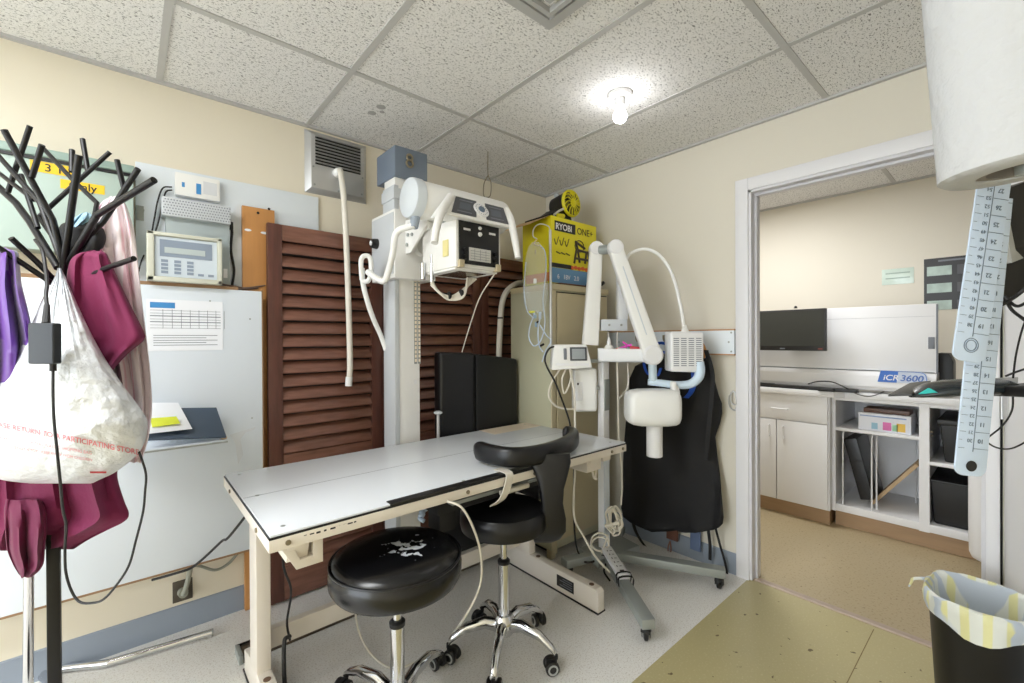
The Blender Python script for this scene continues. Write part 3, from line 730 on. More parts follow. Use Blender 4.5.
# ================================================================== X-RAY TABLE
tx0, tx1, ty0, ty1, TZ = -2.156, -.603, -1.132, -.43, .750
t = thing('xray_table', (-1.39, -.78, 0), 'long white-topped cream metal x-ray table', 'table')
top = MB().box(tx0+.004, tx1-.004, ty0+.004, ty1-.004, TZ-.006, TZ, .001).build('tabletop', mat('table laminate', (226, 230, 236), .25, var=.012, vscale=3), t)
MB().box(tx0+.001, tx1-.001, ty0+.001, ty1-.001, TZ-.011, TZ-.0055).build('black_edging', M_ink, top)
ysm = hz(250, 497, TZ).y
MB().box(tx0+.006, tx1-.006, ysm-.001, ysm+.001, TZ, TZ+.0004).build('centre_line', M_inkg, top)
MB().box(-.97, tx1-.006, ty1-.14, ty1-.004, TZ, TZ+.0005).build('worn_patch', mat('worn tan', (216, 200, 180), .45, var=.12, vscale=14), top)
b = MB()
for x in (tx0+.045, tx1-.06):
    for y in (ty0+.05, ysm, ty1-.04): b.cyl((x, y, TZ), (x, y, TZ+.0012), .006, seg=10)
for x in (-1.53,): b.cyl((x, ty0+.04, TZ), (x, ty0+.04, TZ+.0012), .006, seg=10)
b.build('screw', M_steelg, top)
b = MB()
b.box(tx0, tx1, ty0, ty0+.022, TZ-.044, TZ-.011, .003).box(tx0, tx1, ty1-.022, ty1, TZ-.044, TZ-.011, .003)
b.box(tx0, tx0+.022, ty0+.02, ty1-.02, TZ-.044, TZ-.011, .003).box(tx1-.022, tx1, ty0+.02, ty1-.02, TZ-.044, TZ-.011, .003)
b.build('frame', M_cream, t)
b = MB()
for x in (tx0+.045, -1.54, -1.22, -1.02, -.72, tx1-.03): b.cyl((x, ty0+.001, TZ-.027), (x, ty0-.004, TZ-.027), .007, seg=12)
for y in (ty0+.14, ty1-.14): b.cyl((tx0+.001, y, TZ-.027), (tx0-.004, y, TZ-.027), .007, seg=12)
b.build('frame_bolt', M_brass, t)
b = MB()
for k in range(9):
    x = tx0+.085+k*.017+random.uniform(-.004, .004); b.box(x, x+random.uniform(.006, .016), ty0-.0004, ty0+.002, TZ-.0225+random.uniform(-.003, .003), TZ-.020)
b.build('paint_chip', M_ink, t)
# black front guide strip
x0 = hz(388, 503, TZ).x
MB().box(x0, hz(548, 461, TZ).x, ty0-.004, ty0+.03, TZ-.004, TZ+.003, .001).build('guide_strip', M_black, t)
# pedestals
for (xa, nm) in ((-2.098, 'left'), (-.823, 'right')):
    xb = xa+.045
    lg = MB().box(xa, xb, -.675, -.565, .10, TZ-.085, .004).build('pedestal', M_cream, t)
    MB().prism([(xa, -1.13, 0.004), (xa, -.46, .004), (xa, -.46, .085), (xa, -.565, .108), (xa, -1.115, .108), (xa, -1.13, .095)], X*.045, .004).build('foot', M_cream, lg)
    b = MB()
    for y in (-1.075, -.72): b.cyl((xa+.022, y, .107), (xa+.022, y, .110), .012, seg=12)
    b.build('bolt_hole', mat('hole brown', (110, 84, 66), .6), lg)
    b = MB().box(xa-.004, xb+.004, -1.132, -.45, 0, .006); b.build('foot_pad', M_black, lg)
    # top crossbeam carrying the top
    MB().prism([(xa-.005, ty0+.055, TZ-.105), (xa-.005, ty1-.05, TZ-.105), (xa-.005, ty1-.03, TZ-.044), (xa-.005, ty0+.03, TZ-.044)], X*.055, .002).build('crossbeam', M_cream, lg)
MB().box(-.8242, -.8232, -.985, -.875, .03, .085).build('rating_plate', M_ink, t)
b = MB()
for k in range(4): b.box(-.8247, -.8242, -.975, -.895-(k % 2)*.02, .040+k*.011, .0435+k*.011)
b.build('plate_lettering', M_inkg, t)
MB().box(-2.06, -.82, -.60, -.568, .13, .20, .003).build('stretcher', M_cream, t)
# channel bracket left and drawer box right under the frame
c = hy(278, 541, ty0+.04); e = hy(312, 563, ty0+.04)
MB().prism([(c.x, ty0+.04, TZ-.044), (c.x+.045, ty0+.04, TZ-.125), (c.x+.115, ty0+.04, TZ-.125), (c.x+.115, ty0+.04, TZ-.044), (c.x+.09, ty0+.04, TZ-.044), (c.x+.09, ty0+.04, TZ-.10), (c.x+.055, ty0+.04, TZ-.10), (c.x+.03, ty0+.04, TZ-.044)], Y*.55, .001).build('channel_bracket', M_cream, t)
MB().box(-.84, -.735, ty0+.05, ty1-.1, TZ-.115, TZ-.044, .003).build('side_bracket', M_cream, t)
MB().box(-.72, -.66, ty0+.05, ty0+.12, TZ-.085, TZ-.044, .003).build('stop_block', M_cream, t)
b = MB(); q = V((-.80, ty0+.05, TZ-.115)); b.tube([q, q+V((.01, 0, -.03)), q+V((.016, -.01, -.036)), q+V((.022, 0, -.03)), q+V((.03, 0, 0))], .005, 8); b.build('cord_hook', M_cream, t)
# cassette tray slung under
tr = MB().box(-1.60, -.98, ty0+.10, ty1-.1, TZ-.125, TZ-.065, .004).build('cassette_tray', M_blackm, t)
MB().box(-1.56, -1.0, ty0+.065, ty0+.10, TZ-.09, TZ-.075, .003).build('tray_rail', M_steelg, tr)
MB().cyl((-1.36, ty0+.04, TZ-.083), (-1.22, ty0+.04, TZ-.083), .011, seg=16).build('tray_handle', M_beigeh, tr)
for (xa, xb, yb_) in ((-1.58, -1.51, .2), (-1.08, -1.01, .3)): MB().box(xa, xb, ty0+.12, ty0+yb_, TZ-.2, TZ-.12, .003).build('tray_hanger', M_blackm, tr)
# velcro strap round the edge of the top
xs = hz(503, 472, TZ).x
b = MB().strap([(xs, ty0+.06, TZ+.004), (xs, ty0+.01, TZ+.006), (xs, ty0-.012, TZ-.004), (xs-.012, ty0-.014, TZ-.04), (xs-.03, ty0-.004, TZ-.085), (xs-.045, ty0+.03, TZ-.115)], X, .034, .004)
single(b, 'velcro_strap', mat('strap beige', (214, 208, 196), .8), 'beige strap looped over the front edge of the white table', 'strap')
# rope wad under the table
b = MB(); random.seed(3)
q = hd(424, 509, 1.93)
pts = [q+V((random.uniform(-.02, .02), random.uniform(-.015, .015), .045-.012*k+random.uniform(-.006, .006))) for k in range(9)]
b.tube(pts, .009, 8)
pts = [q+V((random.uniform(-.022, .022), random.uniform(-.015, .015), .05-.013*k)) for k in range(8)]
b.tube(pts, .009, 8)
single(b, 'plastic_wad', M_clearw, 'crumpled clear plastic hanging under the table beside the front stool', 'plastic')
# floor and table leads
b = MB().tube([(-2.00, -.72, TZ-.06), hy(283, 560, -.70), hy(291, 590, -.68), hy(287, 622, -.66), hy(290, 640, -.64)], .004, 8)
b.tube([hy(290, 636, -.70), hy(284, 645, -.72), (-2.02, -.74, .02), (-1.98, -.78, .012), (-1.93, -.86, .012), (-1.86, -.92, .012)], .007, 8)
single(b, 'under_table_lead', M_cordk, 'black lead hanging by the left table pedestal to the floor', 'cord')
b = MB().tube([hy(447, 501, ty0-.01), hy(462, 508, ty0-.04), hy(474, 530, ty0-.03), hy(481, 556, ty0), hy(480, 585, ty0+.02), hy(466, 615, ty0+.06), hd(450, 636, 1.9), hd(432, 648, 1.85), hd(415, 662, 1.72), hz(392, 668, .01), hz(372, 655, .012), hz(359, 632, .05), hd(356, 605, 1.72), hd(366, 585, 1.74)], .004, 8)
single(b, 'foot_switch_cord', M_cord, 'thin white cord looping from the table front to the floor by the stools', 'cord')

# ================================================================== STOOLS
def star_base(t, R, ang0, hub_z, col_top, rcol=.025):
    for k in range(5):
        a = math.radians(ang0+72*k); d = V((math.cos(a), math.sin(a), 0)); n = V((-d.y, d.x, 0))
        prof = [(.02, hub_z, .020, .028), (R*.35, hub_z+.018, .019, .024), (R*.7, hub_z+.002, .016, .019), (R*.93, hub_z-.03, .014, .014), (R*1.0, hub_z-.046, .013, .012)]
        rows = []
        for (r_, z_, w_, h_) in prof:
            rows.append([d*r_+n*(w_*math.cos(2*PI*i/12))+Z*(z_+h_*math.sin(2*PI*i/12)) for i in range(12)])
        lg = MB().rings(rows).build('base_leg', M_chrome, t, ang=50, local=True)
        st = d*R
        ca = MB().cyl(st+Z*(hub_z-.05), st+Z*.05, .008, seg=10)
        sw = math.radians(ang0+72*k+70+37*k); wd = V((math.cos(sw), math.sin(sw), 0)); wx = V((-wd.y, wd.x, 0))
        c_ = st+wd*.018
        ca.obox(c_+Z*.042, wd*.044, wx*.016, Z*.03, .006)
        cs = ca.build('caster', M_black, lg, local=True)
        for s in (-1, 1):
            MB().lathe([(.0, -.008), (.022, -.008), (.0265, -.004), (.0265, .006), (.022, .009), (.0, .009)], c_+Z*.027+wx*(.017*s), wx*s, 22).build('wheel', M_black, lg, local=True)
        for s in (-1, 1): MB().lathe([(.013, 0), (.019, 0), (.019, .0025), (.013, .0025)], c_+Z*.027+wx*(.0255*s), wx*s, 22, loop=True).build('wheel_rim', mat('rim grey', (170, 172, 170), .4), lg, local=True)
    MB().lathe([(.0, hub_z-.035), (.036, hub_z-.03), (.044, hub_z), (.040, hub_z+.03), (.030, hub_z+.045), (.0, hub_z+.045)]).build('hub', M_chrome, t, local=True)
    MB().lathe([(.0, hub_z+.02), (rcol+.004, hub_z+.02), (rcol, hub_z+.045), (rcol, col_top-.14), (.0, col_top-.14)]).build('lower_column', M_chrome, t, local=True)
    MB().lathe([(.0, col_top-.145), (rcol+.002, col_top-.145), (rcol+.003, col_top-.132), (rcol-.004, col_top-.125), (.0, col_top-.125)]).build('column_collar', M_black, t, local=True)
    MB().lathe([(.0, col_top-.13), (.0135, col_top-.13), (.0135, col_top), (.0, col_top)]).build('gas_lift', M_chrome, t, local=True)
# front stool
t = thing('round_stool', (-1.784, -1.088, 0), 'round black swivel stool with torn seat on chrome casters, in front', 'stool', rz=math.radians(30))
MB().lathe([(.0, .488), (.17, .488), (.194, .494), (.203, .51), (.2045, .540), (.198, .566), (.183, .582), (.16, .590), (.10, .594), (.0, .595)], seg=56).build('seat', M_leatht, t, local=True)
MB().lathe([(.198, .564), (.2025, .564), (.2035, .567), (.2025, .570), (.198, .5705)], seg=56, loop=True).build('seam_piping', M_leath, t, local=True)
star_base(t, .285, 0, .11, .49, .022)
# stool with curved arm
t = thing('saddle_stool', (-1.30, -1.036, 0), 'black stool with curved padded armrest, at the table front', 'stool')
t.rotation_euler = (0, 0, 0)
MB().lathe([(.0, .502), (.15, .502), (.168, .510), (.173, .532), (.172, .567), (.160, .584), (.10, .590), (.0, .590)], seg=48).build('seat', M_leath, t, local=True)
star_base(t, .22, 4, .115, .505, .022)
bo = V((-1.30, -1.036, 0))
zb = .80
arc = [hz(477, 449, zb), hz(486, 453, zb), hz(508, 457, zb), hz(530, 456, zb), hz(552, 451, zb), hz(568, 444, zb), hz(574, 438, zb), hz(570, 434.5, zb), hz(563, 434, zb)]
arc = [V((p.x, p.y, zb))-bo for p in arc]
P = catmull(arc, 8)
rows = []
for i, p in enumerate(P):
    d = (P[min(i+1, len(P)-1)]-P[max(i-1, 0)]).normalized(); n = V((-d.y, d.x, 0)).normalized()
    k = min(1, .68+2.2*min(i, len(P)-1-i)/len(P)*3)
    rows.append([p+n*(.024*k*math.copysign(abs(math.cos(a))**.6, math.cos(a)))+Z*(.038*k*math.copysign(abs(math.sin(a))**.7, math.sin(a))) for a in [2*PI*j/16 for j in range(16)]])
MB().rings(rows).build('arm_pad', M_leath, t, ang=60, local=True)
# back shell sweeping from the arm down under the seat
rowsb = []
def sec(pxl, pxr, py, d, th):
    l, r_ = hd(pxl, py, d)-bo, hd(pxr, py, d)-bo
    n = (r_-l).cross(Z).normalized()
    out = []
    for j in range(20):
        a = 2*PI*j/20
        ca, sa = math.cos(a), math.sin(a)
        out.append(l.lerp(r_, .5+.5*math.copysign(abs(ca)**.55, ca))+n*(th*math.copysign(abs(sa)**.6, sa)))
    return out
for (a, c_, y, d, th) in ((524, 570, 453, 1.735, .018), (529, 571, 462, 1.73, .020), (535, 568, 474, 1.725, .022), (539, 564, 488, 1.72, .022), (541, 563, 503, 1.72, .024), (540, 566, 518, 1.725, .026), (537, 566, 530, 1.73, .026), (533, 560, 538, 1.74, .022), (534, 553, 541.5, 1.75, .012)):
    rowsb.append(sec(a, c_, y, d, th))
MB().rings(rowsb).build('back_shell', M_leath, t, ang=60, local=True)
q = hd(545, 532, 1.76)-bo
MB().obox(q*.5+V((0, 0, .25)), V((q.x, q.y, 0)), V((-q.y, q.x, 0)).normalized()*.05, Z*.012, .003).build('support_bar', M_bmetal, t, local=True)
q2 = hd(533, 532, 1.70)-bo
MB().cyl(q2, q2+V((.05, -.02, 0)), .008, seg=12).build('adjust_lever', M_chrome, t, local=True)

# ================================================================== FOLDED PADS behind the table
t = thing('padded_panels', (-.85, -.37, 0), 'black vinyl padded panels standing folded against the louvred doors', 'padded panel')
def pad(x0, x1, y0, y1, zt0, zt1, z0, nm, yaw=0):
    a = MB(); n = 10; rows = []
    a.hexa([(x0, y0, z0), (x1, y1, z0), (x1, y1+.07, z0), (x0, y0+.07, z0), (x0, y0, zt0), (x1, y1, zt1), (x1, y1+.07, zt1), (x0, y0+.07, zt0)], .022, 4)
    return a.build(nm, M_leath, t)
q0, q1, q2 = hy(440, 352, -.385), hy(476, 353, -.418), hx(518, 358, -.642)
z0 = .006
p1 = pad(q0.x, q1.x, -.385, -.418, q0.z, q1.z, z0, 'pad')
p2 = pad(q1.x+.004, q2.x, -.420, q2.y, q1.z-.004, q2.z-.005, z0, 'pad')
b = MB().tube([V((q1.x, -.422, q1.z-.02)), V((q1.x, -.425, .9)), V((q1.x, -.425, .5))], .005, 8); b.build('piping', M_blackm, t)
q = hy(438, 414, -.41)
kn = MB().cyl((q.x, -.41, .02), (q.x, -.41, q.z), .009, seg=14).build('folding_leg', M_steel, t)
MB().lathe([(.0, 0), (.014, 0), (.022, .006), (.022, .012), (.012, .018), (.0, .018)], (q.x, -.41, q.z-.002), Z, 20).build('leg_foot', M_grey, kn)

# cream conduit by the cabinet
b = MB().tube([hy(524, 283, -.17), hy(516, 284, -.17), hy(507, 291, -.17), hy(502, 304, -.17), hy(500, 330, -.17), hy(499, 352, -.17), hy(498, 400, -.165), V((hy(498, 400, -.165).x, -.165, .5)), V((hy(498, 400, -.165).x+.01, -.165, .004))], .019, 12)
cb = single(b, 'cream_hose', M_beigeh, 'cream hose bending down beside the tan cabinet', 'hose')
b = MB().sphere(hy(527, 281, -.17), .03, (1.3, 1, .8)).build('end_fitting', mat('fitting beige', (202, 194, 178), .5), cb)
b = MB().cyl(hy(500, 318, -.17)-Z*.005, hy(500, 318, -.17)+Z*.005, .0205, seg=14).build('cable_tie', M_black, cb)

# ================================================================== TAN CABINET and what stands on it
kx0, kx1, ky0, ky1, kz = -.625, -.10, -.655, -.305, 1.565
t = thing('tan_cabinet', (-.36, -.42, 0), 'tall tan metal cabinet in the room corner', 'cabinet')
MB().box(kx0, kx1, ky0+.008, ky1, .05, kz, .006).build('carcass', M_tan_s, t)
dr = MB().box(kx0+.045, kx1-.02, ky0-.004, ky0+.008, .10, kz-.05, .004).build('door', M_tan_c, t)
MB().box(kx0+.039, kx0+.044, ky0+.004, ky0+.009, .10, kz-.045).box(kx0+.039, kx1-.015, ky0+.004, ky0+.009, kz-.048, kz-.043).build('door_gap', M_blackm, dr)
MB().box(kx0-.003, kx1, ky0-.003, ky1, kz-.035, kz, .005).build('top_rim', M_tan_c, t)
MB().box(kx0, kx0+.04, ky0, ky0+.008, .03, kz-.035, .003).build('front_stile', M_tan_c, t)
for (x, y) in ((kx0+.02, ky0+.03), (kx1-.02, ky0+.03), (kx0+.02, ky1-.03), (kx1-.02, ky1-.03)):
    MB().box(x-.018, x+.018, y-.018, y+.018, 0, .055, .003).build('leg', M_tan_c, t)
MB().box(kx0+.03, kx1, ky0+.06, ky1, .02, .05).build('plinth', M_blackm, t)
# power tool carton
by = -.56
q = hy(551, 215, by); q2 = hy(594, 224, by)
rx0, rx1, rz0, rz1 = q.x, -.10, kz+.022, q.z
t = thing('tool_carton', (rx0+.2, by+.12, kz), 'yellow and blue tool carton with open flap on the tan cabinet', 'carton')
MB().box(rx0, rx1, by, by+.25, rz0, rz1, .002).build('carton', M_ryel, t)
w = rx1-rx0; h_ = rz1-rz0
MB().box(rx0+.002, rx1-.002, by-.001, by, rz0+.002, rz0+h_*.23).build('blue_band', mat('band blue', (104, 152, 196), .45), t)
MB().box(rx0+.002, rx0+w*.42, by-.0012, by, rz0+h_*.235, rz0+h_*.30).build('dark_band', M_ink, t)
b = MB()
for k in range(7): b.sphere((rx0+w*(.44+.08*k), by, rz0+h_*(.265+.01*(k % 2))), .016, (1.2, .1, .8), 10, 6)
b.build('orange_picture', mat('orange picture', (224, 104, 50), .5), t)
MB().box(rx0+.03, rx0+.03+w*.44, by-.0015, by, rz1-.085, rz1-.025).build('brand_patch', M_ink, t)
MB().text('RYOBI', .052, (rx0+.037, by-.0016, rz1-.074), X, Z, 'LEFT', .02).build('brand_lettering', M_white, t)
MB().text('ONE+', .058, (rx0+.045+w*.44, by-.001, rz1-.077), X, Z, 'LEFT', .005).build('line_lettering', M_ink, t)
MB().text('6   18V   2.0', .04, (rx0+.05, by-.0012, rz0+.028), X, Z, 'LEFT', .01).build('band_lettering', M_white, t)
# tool drawing on the carton
b = MB()
yy = by-.0015
g = lambda a, c_: (rx0+w*a, yy, rz0+h_*c_)
for pl in ([g(.48, .34), g(.53, .56)], [g(.53, .56), g(.80, .54)], [g(.80, .54), g(.84, .34)], [g(.50, .42), g(.82, .42)], [g(.56, .56), g(.60, .36)], [g(.76, .55), g(.72, .36)], [g(.52, .66), g(.56, .56)], [g(.50, .68), g(.72, .60)], [g(.78, .56), g(.86, .46)]):
    b.tube(pl, .008, 6, smooth=False)
b.tube([g(.60+.10*math.cos(2*PI*k/14), .62+.09*math.sin(2*PI*k/14)) for k in range(15)], .003, 6, smooth=False)
b.build('tool_picture', mat('picture dark', (70, 62, 50), .5), t)
b = MB()
for k in range(3): b.tube([g(.06+.11*k, .66), g(.10+.11*k, .58), g(.15+.11*k, .70)], .003, 6)
for k in range(3): b.tube([g(.10+.1*k, .47), g(.18+.1*k, .45)], .004, 6, smooth=False)
b.build('small_picture', mat('picture olive', (110, 108, 40), .5), t)
MB().box(rx0-.0012, rx0, by+.01, by+.22, rz0+.01, rz0+h_*.16).build('side_orange', mat('side orange', (216, 130, 60), .5), t)
MB().hexa([(rx0-.012, by+.005, rz1-.004), (rx0, by+.005, rz1), (rx0, by+.255, rz1), (rx0-.012, by+.255, rz1-.004), (rx0-.155, by+.02, rz1-.075), (rx0-.15, by+.02, rz1-.070), (rx0-.15, by+.25, rz1-.070), (rx0-.155, by+.25, rz1-.075)]).build('open_flap', M_card, t)
# dark strips below/right of the carton
single(MB().box(rx0+.05, rx1+.01, by-.03, by+.20, kz, kz+.022, .004), 'brown_folder', mat('folder brown', (110, 74, 56), .6, var=.15), 'flat brown folder under the yellow carton', 'folder')
b = MB().obox((-.21, -.62, kz+.02), (.13, .03, .012), (0, .05, 0), (0, 0, .022), .006).tube([(-.27, -.625, kz+.02), (-.22, -.63, kz+.042), (-.16, -.635, kz+.03), (-.12, -.63, kz+.045)], .012)
single(b, 'dark_tool', M_blackm, 'small dark hand tool on the cabinet right of the carton', 'tool')
# fan on the carton
t = thing('cordless_fan', (-.42, -.45, rz1), 'black and yellow cordless fan on top of the tool carton', 'fan')
fc = hy(571, 203.5, -.53); fax = V((.06, -1, .02)).normalized()
MB().lathe([(.060, -.004), (.082, -.010), (.086, 0), (.082, .012), (.078, .012), (.074, .0)], fc, fax, 36, loop=True).build('guard_ring', M_ryel, t)
fu, fw = frame(fax)
b = MB()
for k in range(15):
    a = 2*PI*k/15; d_ = fu*math.cos(a)+fw*math.sin(a); d2 = fu*math.cos(a+.35)+fw*math.sin(a+.35)
    b.tube([fc+d_*.022+fax*.024, fc+d_*.055+d2*.006+fax*.022, fc+d2*.082+fax*.006], .0026, 6, n=4)
b.lathe([(.0, .028), (.018, .027), (.026, .022), (.026, .016)], fc, fax, 20)
b.build('guard_grille', M_ryel, t)
b = MB()
for k in range(5):
    a = 2*PI*k/5+.3; d_ = fu*math.cos(a)+fw*math.sin(a); e_ = fax.cross(d_)
    b.prism([fc+d_*.015-e_*.012-fax*.004, fc+d_*.072-e_*.03+fax*.004, fc+d_*.074+e_*.02+fax*.010, fc+d_*.015+e_*.012+fax*.004], fax*.002)
b.build('blade', mat('fan blade olive', (120, 112, 20), .4), t)
MB().lathe([(.0, -.15), (.040, -.148), (.060, -.13), (.070, -.07), (.080, -.008), (.06, -.004)], fc, fax, 28).build('motor_housing', M_black, t)
MB().sphere(fc-fax*.09+Z*.066-X*.03, .018, (1, 1, .8)).build('button', mat('button grey', (190, 196, 200), .4), t)
base0 = hy(538, 214, -.47)
bs = MB().hexa([(fc.x-.17, -.53, rz1+.001), (fc.x+.02, -.53, rz1+.001), (fc.x+.02, -.33, rz1+.001), (fc.x-.17, -.33, rz1+.001), (fc.x-.06, -.51, rz1+.09), (fc.x+.0, -.51, rz1+.09), (fc.x+.0, -.37, rz1+.09), (fc.x-.06, -.37, rz1+.09)], .012, 3).build('base', M_black, t)
MB().tube([(fc.x-.15, -.525, rz1+.020), (fc.x-.11, -.53, rz1+.05), (fc.x-.06, -.53, rz1+.075)], .007, 8).build('grey_stripe', mat('stripe grey', (200, 200, 190), .4), bs)
MB().tube([(fc.x-.13, -.53, rz1+.018), (fc.x-.07, -.53, rz1+.025)], .014, 8, smooth=False).build('yellow_stripe', M_ryel, bs)
b = MB().obox((fc.x-.185, -.44, rz1+.012), V((.11, 0, .045)), Y*.16, Z*.016, .005); b.build('battery', M_blackm, t)

# ================================================================== MOBILE DENTAL X-RAY UNIT
t = thing('mobile_xray_unit', (-.45, -.885, 0), 'white mobile dental x-ray unit with jointed arm on grey wheeled base', 'x-ray unit')
hub = V((-.47, -.90, .085))
bs = MB().obox(hub+V((.04, .0, 0)), V((.30, -.05, 0)), V((.03, .16, 0)), Z*.045, .005).build('base_plate', M_steelg, t)
ends = {'a': V((-.835, -1.395, .088)), 'b': V((-.195, -1.425, .088)), 'c': V((-.722, -.83, .088)), 'd': V((-.16, -.78, .088))}
for k, e in ends.items():
    lg = MB().beam(hub+(e-hub).normalized()*.03, e, .058, .042, bevel=.006).build('base_leg', M_steelg, t)
    d = (e-hub).normalized(); cpos = e-d*.03
    ca = MB().cyl(cpos-Z*.02, cpos-Z*.034, .017, seg=14).obox(cpos-Z*.04, V((.03, .01, 0)), V((-.012, .036, 0)), Z*.014, .003)
    wd = V((.80, .60, 0)).normalized() if k != 'b' else V((.99, .05, 0)).normalized(); wx = V((-wd.y, wd.x, 0))
    for s in (-1, 1): ca.obox(cpos-Z*.05+wx*(.016*s)+wd*.008, wd*.03, wx*.003, Z*.036, .001)
    ca.build('caster_fork', M_black, lg)
    MB().lathe([(.0, -.010), (.021, -.010), (.029, -.006), (.029, .006), (.021, .010), (.0, .010)], cpos+wd*.012-Z*.059, wx, 24).build('caster_wheel', M_black, lg)
pb = V((-.450, -.880, 0))
post = MB().box(pb.x-.026, pb.x+.026, pb.y-.020, pb.y+.02, .105, 1.20, .003).build('post', M_white, t)
MB().box(pb.x-.028, pb.x+.02, pb.y-.024, pb.y-.02, .12, .70, .001).build('post_cover', mat('cover pale blue', (214, 222, 230), .35), post)
q = hd(601, 385, 2.41)
MB().box(pb.x-.020, pb.x+.022, pb.y-.026, pb.y-.020, .86, 1.03, .001).build('post_slide', M_steelg, post)
# control box on the post
c = hd(585, 390, 2.40)
u_ = CR.copy(); u_.z = 0; u_.normalize(); nn = V((-u_.y, u_.x, 0)); nn = nn if nn.dot(CF) < 0 else -nn
cb = MB().obox(c-nn*.03, u_*.128, nn*.09, Z*.235, .018, 4).build('power_box', M_offw, t)
MB().obox(c+nn*.017-u_*.032-Z*.005, u_*.034, nn*.006, Z*.10, .005).build('switch_plate', M_white, cb)
MB().obox(c+nn*.02-u_*.041+Z*.035, u_*.009, nn*.004, Z*.012, .002).build('switch', M_ink, cb)
MB().obox(c-nn*.02+u_*.07+Z*.01, u_*.02, nn*.05, Z*.02, .004).build('bracket', M_steelg, cb)
# keypad timer
c = hd(571, 356, 2.33)
h1 = MB()
W, H_, D = .215, .145, .13
h1.hexa([c-u_*W/2-Z*H_*.5+nn*.04, c+u_*W/2-Z*H_*.42+nn*.04, c+u_*W/2-Z*H_*.42-nn*.09, c-u_*W/2-Z*H_*.5-nn*.09,
         c-u_*W*.44+Z*H_*.42+nn*.012, c+u_*W*.38+Z*H_*.42+nn*.012, c+u_*W*.38+Z*H_*.42-nn*.09, c-u_*W*.44+Z*H_*.42-nn*.09], .012, 3)
tm = h1.build('timer_console', M_offw, t)
slope = (Z*H_*.84-nn*.028).normalized(); fo = c+nn*.031
MB().obox(fo+u_*.035+slope*.012-nn*.001, u_*.088, slope.cross(u_)*.006, slope*.072, .003).build('keypad', mat('keypad dark', (70, 72, 78), .4), tm)
MB().obox(fo+u_*.035+slope*.012+nn*.003, u_*.068, slope.cross(u_)*.004, slope*.054, .002).build('keys', mat('keys grey', (150, 156, 160), .4), tm)
MB().obox(fo-u_*.034+slope*.012-nn*.001, u_*.016, slope.cross(u_)*.006, slope*.06, .003).build('side_key', M_inkg, tm)
MB().obox(c+nn*.041-Z*.042, u_*W*.8, nn*.003, Z*.012, .001).build('front_lip', M_white, tm)
b = MB().beam(c-nn*.06-Z*.03, V((pb.x, pb.y, c.z-.03)), .03, .02); b.build('console_bracket', M_steelg, t)
# shelf tray with a divider
a0, a1 = hd(604, 362, 2.36), hd(648, 362, 2.30)
zt = hd(604, 349, 2.36).z; zb = a0.z+.0
ctr = (a0+a1)/2-nn*.08; L_ = (a1-a0).length+.02
ud = (a1-a0); ud.z = 0; ud.normalize(); nd = V((-ud.y, ud.x, 0)); nd = nd if nd.dot(nn) > 0 else -nd
tray = MB().obox(V((ctr.x, ctr.y, zb+.004)), ud*L_, nd*.16, Z*.008, .001)
for s in (-1, 1): tray.obox(V((ctr.x, ctr.y, (zb+zt)/2))+nd*.078*s, ud*L_, nd*.004, Z*(zt-zb), .001)
for s in (-1, 0.02, 1): tray.obox(V((ctr.x, ctr.y, (zb+zt)/2))+ud*(L_/2-.002)*s, ud*.004, nd*.16, Z*(zt-zb), .001)
tray.build('tray', mat('tray white', (232, 234, 238), .35, var=.01), t)
TRAY = (V((ctr.x, ctr.y, zb)), ud, nd, zt)
b = MB()
for px in (608, 630): q0 = hd(px, 364, 2.40); b.cyl(q0-nn*.06, V((q0.x, q0.y, .10))-nn*.06, .004, seg=8) if px < 620 else b.tube([q0-nn*.05, q0-nn*.05-Z*.13, q0-nn*.05-Z*.2-ud*.05], .005, 8)
b.build('tray_rod', M_beigeh, t)
# upper bracket box and arm mount
c = hd(614, 325, 2.42)
MB().obox(c-nn*.02, u_*.145, nn*.05, Z*.062, .004).build('upper_bracket', mat('bracket pale', (206, 212, 220), .35), t)
b = MB()
for px in (609, 621): q = hd(px, 325, 2.42); b.cyl(q+nn*.004, q+nn*.012, .006, seg=10)
b.build('bracket_bolt', M_steelg, t)
for px in (609, 618):
    q = hd(px, 332, 2.42); b = MB().cyl(q-nn*.02, V((q.x, q.y, zt-.01))-nn*.02, .005, seg=10); b.build('bracket_rod', M_steel, t)
# spring arm, two segments
def armseg(pa, pb_, da, db, w0, w1, nm, th=.055):
    A_, B_ = hd(*pa, da), hd(*pb_, db); d = (B_-A_).normalized(); s = d.cross(nn).normalized()
    rows = []
    for k in range(9):
        f = k/8; p = A_.lerp(B_, f); w = w0+(w1-w0)*f
        rows.append([p+s*(w/2*math.copysign(abs(math.cos(a))**.3, math.cos(a)))+nn*(th/2*math.copysign(abs(math.sin(a))**.3, math.sin(a))) for a in [2*PI*j/20 for j in range(20)]])
    o = MB().rings(rows).build(nm, M_offw, t, ang=45)
    for P_, w in (((A_, w0),) if nm == 'lower_arm' else ((A_, w0), (B_, w1))):
        MB().lathe([(.0, -th*.62), (w*.46, -th*.60), (w*.56, -th*.45), (w*.56, th*.45), (w*.46, th*.60), (.0, th*.62)], P_, nn, 28).build('joint_cover', M_white, o)
    return A_, B_, d, s, o
A1, B1, d1, s1, o1 = armseg((596, 249), (590, 345), 2.44, 2.42, .070, .088, 'lower_arm')
A2, B2, d2, s2, o2 = armseg((615, 248), (652, 355), 2.36, 2.30, .074, .092, 'upper_arm')
MB().cyl(hd(600, 250, 2.42), hd(612, 249, 2.38), .026, seg=18).build('elbow_pin', M_steelg, t)
MB().obox(A2.lerp(B2, .5)+nn*.0275, d2*.38, s2*.006, nn*.003, .001).build('arm_groove', mat('groove', (206, 212, 220), .4), o2)
q = hd(622, 293, 2.46)
